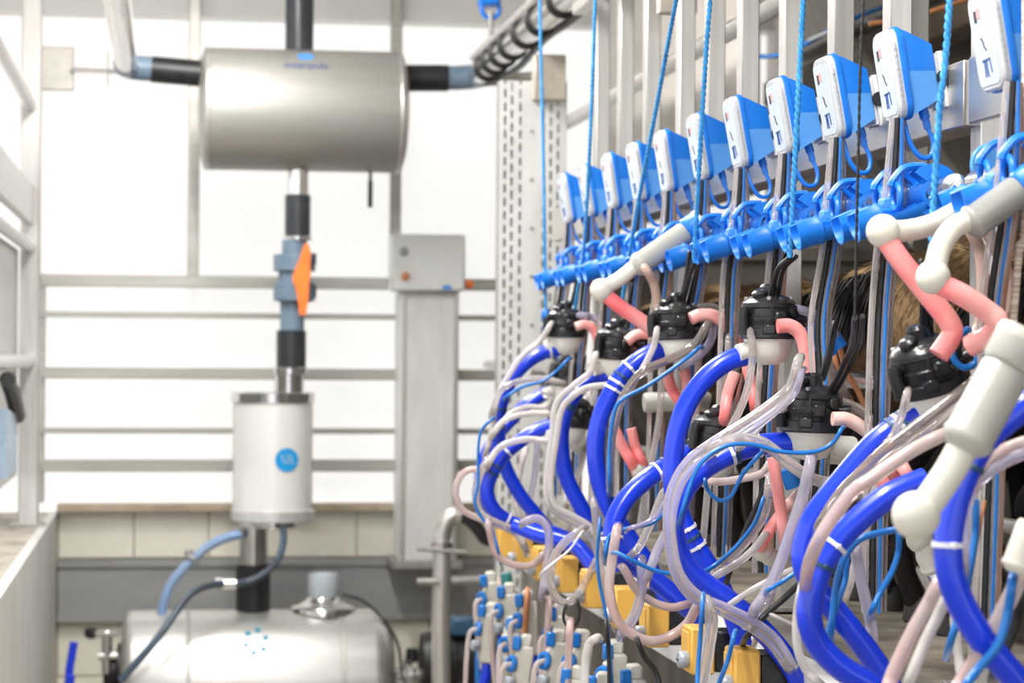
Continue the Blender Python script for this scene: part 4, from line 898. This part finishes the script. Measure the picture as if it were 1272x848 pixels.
# pairs of inner tubes filling the depth behind the loops
for k,(pts,Y,r,mt,lab) in enumerate((
  ([(905,420),(902,470),(890,530),(880,600),(872,690)],4.1,.0060,clear,'upright clear tube left of the claw by the goat tail'),
  ([(868,440),(866,500),(858,560),(850,640)],4.35,.0065,clearp,'upright rosy tube behind the second blue hose'),
  ([(822,450),(820,510),(812,560),(800,620),(790,690)],4.6,.0065,clear,'upright clear tube right of the mid row hose'),
  ([(762,500),(760,560),(764,620),(770,700)],5.1,.0065,clearw,'upright milky tube left of the mid row hose'),
  ([(732,490),(728,550),(716,600),(706,660)],5.3,.0070,clear,'upright clear tube between the two far hoses'),
  ([(668,540),(664,590),(656,630),(650,690)],5.6,.0070,clearv,'violet tube inside the far left loop'),
  ([(652,560),(645,590),(640,620),(650,650)],5.7,.0075,clearw,'milky tube deep inside the far left loop'),
  ([(1092,590),(1080,640),(1066,690),(1050,740)],3.15,.0065,clear,'clear tube behind the nearest claw hose'),
  ([(1000,480),(1012,520),(1010,570),(1000,640)],3.7,.0055,clearw,'milky tube right of the low claw'),
  ([(990,620),(975,680),(960,730),(940,790)],3.45,.0050,clear,'thin clear tube behind the straight violet tube'))):
    T(lab,pts,Y,r,mt)
# pink short milk tubes
PK = 'pink_tube'
T('pale pink elbow tube on the farthest large claw',[(715,406),(726,403),(736,408),(742,420),(746,440)],5.48,.0105,pinkw,name=PK)
T('pale pink elbow tube on the claw second from the far end',[(779,424),(790,416),(804,415),(816,422),(822,440)],4.82,.0108,pinkw,name=PK)
T('pale pink tube arching from the mid row claw to the right',[(858,396),(870,391),(888,393),(906,408),(917,431),(915,466),(909,505)],4.22,.0115,pinkw,name=PK)
T('pink tube bending down from the claw by the goat tail',[(966,405),(982,405),(995,416),(1001,440),(999,470),(996,486)],3.56,.0110,pink,name=PK)
T('pale pink tube bending right from the low claw',[(1034,520),(1053,521),(1075,534),(1093,552),(1112,590)],3.28,.0098,pinkw,name=PK)
T('pink tube crossing steeply inside the front loop, left leg of the cross',[(960,568),(965,600),(970,635),(974,668)],3.42,.0088,pink,name=PK)
T('pink tube of the crossed pair slanting to lower left',[(994,612),(972,636),(956,658),(946,678)],3.46,.0088,pinkw,name=PK)
T('pale pink tube behind second blue hose, left one',[(913,462),(904,490),(900,520)],3.9,.0098,pinkw,name=PK)
T('pale pink tube behind second blue hose, right one',[(928,455),(934,480),(938,505)],3.9,.0095,pinkw,name=PK)
T('pink tube pair below mid row claw, left one',[(762,530),(774,556),(788,580)],4.5,.0105,pinkw,name=PK)
T('pink tube pair below mid row claw, right one',[(784,532),(790,556),(800,578)],4.5,.0098,pinkw,name=PK)
T('pink tube below the mid row claw bowl',[(848,452),(853,470),(856,490)],4.4,.0105,pink,name=PK)
T('pale pink tube left of the mid row bowl',[(828,462),(836,486),(846,500)],4.4,.0105,pinkw,name=PK)
T('blurred pink tube near the far claws',[(690,510),(686,540),(690,560)],5.6,.0105,pinkw,name=PK)
T('pink tube behind the strapped hose by the frosted shell',[(1092,590),(1104,612),(1116,630)],2.95,.0090,pink,name=PK)
T('short pink tubes right of the nearest claw hose',[(1108,560),(1118,574),(1128,592)],2.95,.0085,pink,name=PK)

# twin blue connectors beside the goat tail
t = thing('twin_connector', 'pair of blue tube connectors hanging beside the goat tail', 'connector', PY(1030,446,3.6))
for d in (0,12):
    a = PY(1008+d,403-d*.6,3.6); b = PY(1030+d,443-d*.9,3.6)
    WB().tube([a,b],.0125,14).build('barrel', tubeblue, t)
    WB().tube([a.lerp(b,.62),b],.0142,14).build('collar', plblue, t)
p0 = PY(985,600,3.6); p1 = PY(992,625,3.55); o = WB().tube([PY(978,582,3.45),PY(986,605,3.45)],.0125,14).build('blue_connector', tubeblue, None, 50, p1); tag(o,'dark blue connector behind the crossed pink tubes','connector')

# ============================================================ teat cups
def teat_cup(label, sh0, sh1, Y0, Y1, r, mt, tube_pts=None, tr=.0105, bulb=None, bulbY=None, pink_pts=None, collar=True, tubemt=None):
    a = PY(*sh0, Y0); b = PY(*sh1, Y1)
    t = thing('teat_cup', label, 'teat cup', b)
    ax = (b-a); L = ax.length
    WB().lathe([(r*.9,0),(r*1.0,.004),(r*1.0,L*.80),(r*1.06,L*.82),(r*1.06,L*.88),(r*.92,L*.93),(r*.62,L*1.0)],a,ax,28).build('shell', mt, t)
    if collar:
        WB().lathe([(r*1.0,-.028),(r*1.13,-.026),(r*1.13,-.004),(r*1.0,.0)],a,ax,28).build('mouth_collar', mt if collar == 2 else plblue, t)
        WB().lathe([(r*.75,-.0),(r*1.1,.0),(r*1.16,.006),(r*1.1,.012),(r*.8,.012)],a+ax.normalized()*-.036,ax,28).build('liner_lip', silic, t)
    if tube_pts:
        P3 = spline([PY(*q) for q in tube_pts],6)
        st = WB().tube(P3, tr, 16).build('short_tube', silic, t)
    if bulb:
        c = PY(*bulb); WB().ell(c,(tr*1.55,)*3,None,18,12).build('elbow_bulb', silic, t)
    if pink_pts:
        WB().tube(spline([PY(*q) for q in pink_pts],6), tr*.98, 16).build('milk_tube', pink, t)
    return t
teat_cup('clear grey teat cup plugged in the nearest holder, upper one',(1256,214),(1184,268),2.78,2.78,.0175,shellm,[(1190,262,2.78),(1160,278,2.77),(1130,286,2.76),(1098,288,2.75)],.0130,(1097,287,2.75),None,[(1100,296,2.75),(1118,322,2.74),(1148,360,2.73),(1178,398,2.72),(1182,416,2.72),(1166,441,2.72)])
teat_cup('clear grey teat cup plugged in the nearest holder, lower one',(1266,236),(1200,282),2.70,2.70,.0200,shellm,[(1206,272,2.70),(1184,284,2.69),(1168,308,2.68),(1160,342,2.67)],.0130,(1159,344,2.67),None,[(1165,352,2.67),(1195,366,2.66),(1228,388,2.66),(1240,400,2.66),(1230,416,2.68),(1204,430,2.70)])
teat_cup('grey clear teat cup plugged in the holder row at mid distance',(852,288),(786,334),4.40,4.40,.0215,shellw,[(790,330,4.40),(770,346,4.40),(750,358,4.40)],.0140,(747,360,4.40),None,[(752,366,4.40),(772,382,4.40),(796,398,4.40),(812,410,4.40)])
teat_cup('large frosted grey teat cup hanging blurred at the right edge',(1252,456),(1194,560),2.14,2.14,.0235,shellw,[(1196,556,2.14),(1180,585,2.14),(1160,615,2.14),(1142,640,2.14)],.0145,(1138,640,2.14),collar=2)
WBp = PY(1262,440,2.14)
teat_cup('white teat cup liner hanging at the right picture edge',(1285,650),(1262,712),2.2,2.2,.016,silic,None,collar=False)
teat_cup('white teat cup lying low behind the nearest hose',(1146,672),(1160,712),3.0,3.0,.014,silic,None,.011,(1142,670,3.0),collar=False)
teat_cup('steel banded teat cup below the frosted cup',(1150,700),(1172,745),3.05,3.05,.016,chrome,None,.012,(1155,690,3.05),collar=False)
teat_cup('white elbow cup at the foot of the crossed pink tubes',(985,705),(950,688),3.5,3.48,.013,silic,None,.0105,(948,684,3.48),collar=False)
teat_cup('pale teat cup behind the mid row hoses, left one',(800,500),(845,498),4.7,4.7,.020,shellw,None,collar=False)
teat_cup('pale teat cup behind the mid row hoses, right one',(880,500),(846,492),4.55,4.55,.020,shellw,None,collar=False)
teat_cup('milky teat cup right of the low claw bowl',(1062,560),(1000,556),3.55,3.55,.022,milkpl,None,collar=False)
teat_cup('pale teat cup under the far claws',(742,520),(712,560),5.3,5.3,.022,shellw,None,collar=False)
teat_cup('small pale elbow cup below the mid pink pair',(812,590),(792,580),4.5,4.5,.012,silic,None,.011,(795,583,4.5),collar=False)

# ============================================================ pulsator row on the curb
YEL = [3.401,3.69,4.03,4.32,4.63,4.93,5.25,5.55,5.84]
o = MB().bbox((.905,2.3,.90),(.96,6.2,1.0),.004).build('pulsator_rail', galv, None, 40, (.93,4.2,.90)); tag(o,'grey rail along the curb carrying the yellow pulsators','rail')
def make_puls(loc, label):
    t = thing('pulsator', label, 'pulsator', loc, 'yellow fronted pulsators along the curb')
    MB().bbox((-.020,-.034,-.036),(.018,.034,.036),.003).build('yellow_cap', yellow, t)
    MB().bbox((-.0225,-.020,-.030),(-.0195,.028,.028),.001).build('cap_panel', yellow, t)
    MB().bbox((.018,-.031,-.033),(.072,.031,.030),.003).build('black_base', blackpl, t)
    k = MB().lathe([(.012,0),(.0135,.002),(.0135,.014),(.011,.017),(.003,.0175)],(-.020,-.014,-.014),(-1,0,0),20).build('knob', mat('knob_grey',(.42,.46,.50),.35,.2), t)
    MB().box((-.0382,-.022,-.0152),(-.0372,-.006,-.0128)).build('knob_slot', black, k)
    return t
pu0 = make_puls((.83,YEL[0],.993), 'yellow fronted pulsator on the curb, nearest the camera')
for i, y in enumerate(YEL[1:]): dup(pu0, (.83,y,.993+random.uniform(-.003,.003)), 'yellow fronted pulsator on the curb, %s to the camera' % ('second nearest','third nearest','fourth nearest','fifth nearest','sixth nearest','seventh nearest','eighth nearest','ninth and farthest')[i])
for y in (3.10,2.80,2.5): 
    pass
valvew = mat('aged_white_plastic',(.62,.60,.53),.4,0,(.50,.48,.41),18)
def make_valve(loc, label):
    t = thing('milk_valve', label, 'valve', loc, 'white milk valves below the yellow pulsators')
    MB().bbox((-.014,-.020,-.13),(.020,.020,-.012),.005).bbox((-.010,-.015,-.014),(.014,.015,.012),.004).build('valve_body', valvew, t)
    for k in range(3): MB().bbox((-.0185,-.016,-.122+.034*k),(-.013,.016,-.098+.034*k),.002).build('rib_plate', valvew, t)
    MB().bbox((-.026,-.028,-.022),(-.008,-.012,.006),.003).build('blue_clip', tubeblue, t)
    MB().ring((-.024,-.012,-.052),(-1,-.6,.1),.013,.006,18,8).build('blue_ring', tubeblue, t)
    MB().lathe([(.010,0),(.013,.004),(.013,.016),(.009,.02)],(-.016,-.018,-.090),(-.8,-.6,0),14).build('side_stub', greypl, t)
    MB().tube(spline([(-.024,-.014,-.052),(-.040,-.020,-.062),(-.042,-.022,-.11),(-.036,-.022,-.22)],5),.0058,10).build('pulse_tube', clearp, t)
    MB().tube(spline([(.004,0,-.125),(.004,-.004,-.17),(-.006,-.006,-.24)],5),.013,12).build('blue_outlet', hoseblue, t)
    return t
vl0 = make_valve((.80,YEL[0]-.02,.925), 'white milk valve with blue clip below the nearest yellow pulsator')
for i, y in enumerate(YEL[1:]): dup(vl0, (.80+random.uniform(-.012,.012),y-.02,.925+random.uniform(-.02,.006)), 'white milk valve with blue clip below the %s yellow pulsator' % ('second nearest','third nearest','fourth nearest','fifth nearest','sixth nearest','seventh nearest','eighth nearest','farthest')[i], rot=(0,random.uniform(-.1,.1),random.uniform(-.2,.2)))
vs0 = None
for i, y in enumerate(YEL[2:8]):
    lab = 'lower white valve block under the %s yellow pulsator' % ('third nearest','fourth nearest','fifth nearest','sixth nearest','seventh nearest','eighth nearest','farthest')[i]
    dup(vl0, (.765+random.uniform(-.01,.015),y+.09,.875+random.uniform(-.03,.02)), lab, rot=(random.uniform(-.1,.1),.1,random.uniform(-.4,.4)))
o = ptube('netting_cord','teal netting cord hanging at the far end of the curb','netting',[(628,712),(636,750),(650,790),(664,830)],.016,teal,6.3)[0]

# ============================================================ goats
def fur_mat(name, brown, light, dark):
    M = bpy.data.materials.new(name); M.use_nodes = True; nt = M.node_tree; b = nt.nodes['Principled BSDF']
    tc = nt.nodes.new('ShaderNodeTexCoord')
    mp = nt.nodes.new('ShaderNodeMapping'); mp.inputs['Scale'].default_value = (18,70,14)
    n1 = nt.nodes.new('ShaderNodeTexNoise'); n1.inputs['Scale'].default_value = 6; n1.inputs['Detail'].default_value = 8
    n2 = nt.nodes.new('ShaderNodeTexNoise'); n2.inputs['Scale'].default_value = 5; n2.inputs['Detail'].default_value = 3
    nt.links.new(tc.outputs['Object'], mp.inputs[0]); nt.links.new(mp.outputs[0], n1.inputs[0]); nt.links.new(tc.outputs['Object'], n2.inputs[0])
    cr = nt.nodes.new('ShaderNodeValToRGB'); cr.color_ramp.elements[0].position = .34; cr.color_ramp.elements[1].position = .66
    cr.color_ramp.elements[0].color = (*brown,1); cr.color_ramp.elements[1].color = (*light,1); nt.links.new(n1.outputs[0], cr.inputs[0])
    sx = nt.nodes.new('ShaderNodeSeparateXYZ'); nt.links.new(tc.outputs['Object'], sx.inputs[0])
    ad = nt.nodes.new('ShaderNodeMath'); ad.operation = 'MULTIPLY_ADD'; ad.inputs[1].default_value = .22; nt.links.new(n2.outputs[0], ad.inputs[0]); nt.links.new(sx.outputs['Z'], ad.inputs[2])
    mr = nt.nodes.new('ShaderNodeMapRange'); mr.inputs[1].default_value = .44; mr.inputs[2].default_value = .56; nt.links.new(ad.outputs[0], mr.inputs[0])
    mx = nt.nodes.new('ShaderNodeMix'); mx.data_type = 'RGBA'; mx.inputs['A'].default_value = (*dark,1)
    nt.links.new(mr.outputs[0], mx.inputs['Factor']); nt.links.new(cr.outputs[0], mx.inputs['B'])
    nt.links.new(mx.outputs['Result'], b.inputs['Base Color']); b.inputs['Roughness'].default_value = .8; b.inputs['Specular IOR Level'].default_value = .2
    bp = nt.nodes.new('ShaderNodeBump'); bp.inputs['Strength'].default_value = .6; bp.inputs['Distance'].default_value = .006
    nt.links.new(n1.outputs[0], bp.inputs['Height']); nt.links.new(bp.outputs[0], b.inputs['Normal'])
    return M
fur1 = fur_mat('brown_goat_coat',(.20,.12,.052),(.46,.31,.16),(.014,.011,.010))
fur2 = fur_mat('dark_goat_coat',(.10,.056,.028),(.24,.145,.070),(.012,.010,.009))
hairblack = mat('black_tail_hair',(.020,.016,.014),.55,0,(.010,.008,.008),40)
hairbrown = mat('brown_coat_hair',(.42,.28,.14),.7,0,(.20,.12,.05),60)
horn = mat('goat_horn',(.20,.17,.14),.6,0,(.12,.10,.08),20,(1,1,.2),.2)
hoofm = mat('goat_hoof',(.030,.026,.022),.6)
def capsule(mb, a, b, r0, r1):
    a = Vector(a); b = Vector(b); d = b-a; n_ = max(2,int(d.length/.02))
    for k in range(n_+1):
        t_ = k/n_; mb.ell(a+d*t_, (r0+(r1-r0)*t_,)*3, None, 12, 8)
def goat_mesh():
    mb = MB()
    # trunk: deep chest narrowing to the flank, wide rump
    for x,z,ry,rz,rx in ((.06,.500,.105,.105,.07),(.14,.485,.130,.135,.09),(.26,.455,.150,.150,.11),(.38,.445,.152,.152,.11),(.50,.440,.140,.150,.11),(.60,.455,.120,.150,.10),(.67,.480,.095,.120,.08)):
        mb.ell((x,0,z),(rx,ry,rz),None,20,12)
    capsule(mb,(.66,0,.53),(.82,0,.70),.088,.058)          # neck
    capsule(mb,(.84,0,.735),(.90,0,.715),.058,.050); capsule(mb,(.90,0,.712),(1.00,0,.665),.046,.030)   # head, muzzle
    for s in (-1,1):
        capsule(mb,(.12,s*.085,.47),(.20,s*.10,.36),.095,.062)      # thigh to stifle
        capsule(mb,(.20,s*.10,.36),(.065,s*.095,.225),.056,.030)    # gaskin to hock
        capsule(mb,(.065,s*.095,.225),(.085,s*.09,.075),.026,.019)  # shank
        capsule(mb,(.085,s*.09,.075),(.105,s*.09,.030),.021,.024)   # pastern
        capsule(mb,(.62,s*.085,.42),(.60,s*.09,.27),.062,.036)
        capsule(mb,(.60,s*.09,.27),(.61,s*.09,.09),.028,.018); capsule(mb,(.61,s*.09,.09),(.625,s*.09,.03),.020,.024)
        capsule(mb,(.845,s*.05,.765),(.80,s*.135,.745),.020,.010)   # ears
    mb.ell((.20,0,.315),(.075,.085,.085)); 
    for s in (-1,1): capsule(mb,(.20,s*.045,.26),(.19,s*.05,.19),.022,.012)   # udder and teats
    capsule(mb,(.03,0,.565),(-.035,0,.555),.030,.020)               # dock of the tail
    me = mb.mesh('goat_raw', fur1)
    ob = bpy.data.objects.new('goat_raw', me); COL.objects.link(ob)
    r = ob.modifiers.new('r','REMESH'); r.mode = 'VOXEL'; r.voxel_size = .011
    s_ = ob.modifiers.new('s','SMOOTH'); s_.factor = .6; s_.iterations = 7
    dg = bpy.context.evaluated_depsgraph_get(); m2 = bpy.data.meshes.new_from_object(ob.evaluated_get(dg)); bpy.data.objects.remove(ob)
    m2.polygons.foreach_set('use_smooth',[True]*len(m2.polygons)); return m2
gm = goat_mesh(); gm.materials.clear(); gm.materials.append(fur1)
gm2 = gm.copy(); gm2.materials.clear(); gm2.materials.append(fur2)
def strands(seed, n, rootf, length, width, droop, spread):
    rnd = random.Random(seed); mb = MB()
    for k in range(n):
        p, d = rootf(rnd); L = length*rnd.uniform(.6,1.1); d = (Vector(d)+Vector((rnd.uniform(-1,1),rnd.uniform(-1,1),rnd.uniform(-1,1)))*spread).normalized()
        a = Vector(p); pts=[a]
        for j in range(3):
            d = (d+Vector((0,0,-droop))).normalized(); pts.append(pts[-1]+d*L/3)
        side = d.cross(Vector((rnd.uniform(-1,1),rnd.uniform(-1,1),rnd.uniform(-1,1)))).normalized()*width
        vs = []
        for j,q in enumerate(pts[:-1]): f_ = 1-j*.25; vs += [q-side*f_, q+side*f_]
        vs.append(pts[-1]); mb.add(vs,[(0,1,3,2),(2,3,5,4),(4,5,6)])
    return mb
def tail_root(r):
    t_ = r.random(); return (Vector((.03-.075*t_, r.uniform(-.034,.034), .575-.02*t_+r.uniform(-.012,.008))), (-.5,r.uniform(-.25,.25),-.35-.3*t_))
tail_me = strands(3,2200,tail_root,.155,.0016,.42,.22).mesh('tail_hair', hairblack)
# short coat hair on the hindquarters
gv = [(v.co.copy(), v.normal.copy()) for v in gm.vertices if v.co.x < .46 and v.co.z > .37]
def coat_root(r):
    p,n_ = r.choice(gv); tan = Vector((-.5,0,-.75)); tan = (tan - n_*tan.dot(n_)).normalized()
    return p+Vector((r.uniform(-.006,.006),r.uniform(-.006,.006),r.uniform(-.006,.006))), tan*.9+n_*.22
coat_me = strands(5,9000,coat_root,.024,.0009,.05,.16).mesh('coat_hair', [hairbrown])
coat_dk = coat_me.copy(); coat_dk.materials.clear(); coat_dk.materials.append(mat('dark_coat_hair',(.22,.13,.065),.7,0,(.10,.055,.028),60))
hoof_me = MB().lathe([(.026,0),(.024,.02),(.019,.04),(.012,.046)],(0,0,0),(.15,0,1),14).mesh('hoof', hoofm)
horn_me = MB().tube(spline([(.82,.025,.775),(.79,.035,.84),(.74,.05,.88),(.68,.065,.885)],5),.014,8,True,[.015-.0007*k for k in range(16)]).mesh('horn', horn)
horn_me2 = MB().tube(spline([(.82,-.025,.775),(.79,-.035,.84),(.74,-.05,.88),(.68,-.065,.885)],5),.014,8,True,[.015-.0007*k for k in range(16)]).mesh('horn', horn)
eye_me = MB().ell((.905,.046,.735),(.009,.007,.009)).ell((.905,-.046,.735),(.009,.007,.009)).mesh('eyes', black)
def goat(loc, rz, sc, label, dark):
    t = thing('goat', label, 'goat', loc, 'goats standing in the milking stalls', rz); t.scale = sc
    def part(nm, me, l=(0,0,0)):
        o = bpy.data.objects.new(nm, me); COL.objects.link(o); o.parent = t; o.location = l; return o
    part('body', gm2 if dark else gm); h = part('tail_hair', tail_me); h['kind'] = 'stuff'
    h = part('coat_hair', coat_dk if dark else coat_me); h['kind'] = 'stuff'
    for x,y in ((.105,.09),(.105,-.09),(.625,.09),(.625,-.09)): part('hoof', hoof_me, (x,y,0))
    part('horn', horn_me); part('horn', horn_me2); part('eyes', eye_me)
for (y,x,rz,s,dark,lab) in ((3.36,1.22,.04,(1,1,1.02),True,'dark goat standing in the nearest stall at the right edge'),
    (3.90,1.17,-.03,(1,1.05,1.04),False,'brown goat with black tail turned to the pit behind the nearest claws'),
    (4.27,1.18,.03,(1,1,1.0),True,'dark brown goat behind the claw on the blue rope, second past the black tail'),
    (4.63,1.19,-.02,(1,1,.97),False,'brown goat standing behind the mid row hoses'),
    (4.98,1.18,.02,(1,1,1.0),True,'dark brown goat behind the mid row claw'),
    (5.34,1.18,0,(1,1,.98),True,'dark goat behind the claw second from the far end'),
    (5.70,1.18,.03,(1,1,1.0),False,'brown goat in the farthest occupied stall')):
    goat((x,y,PLATZ-.004), rz, s, lab, dark)
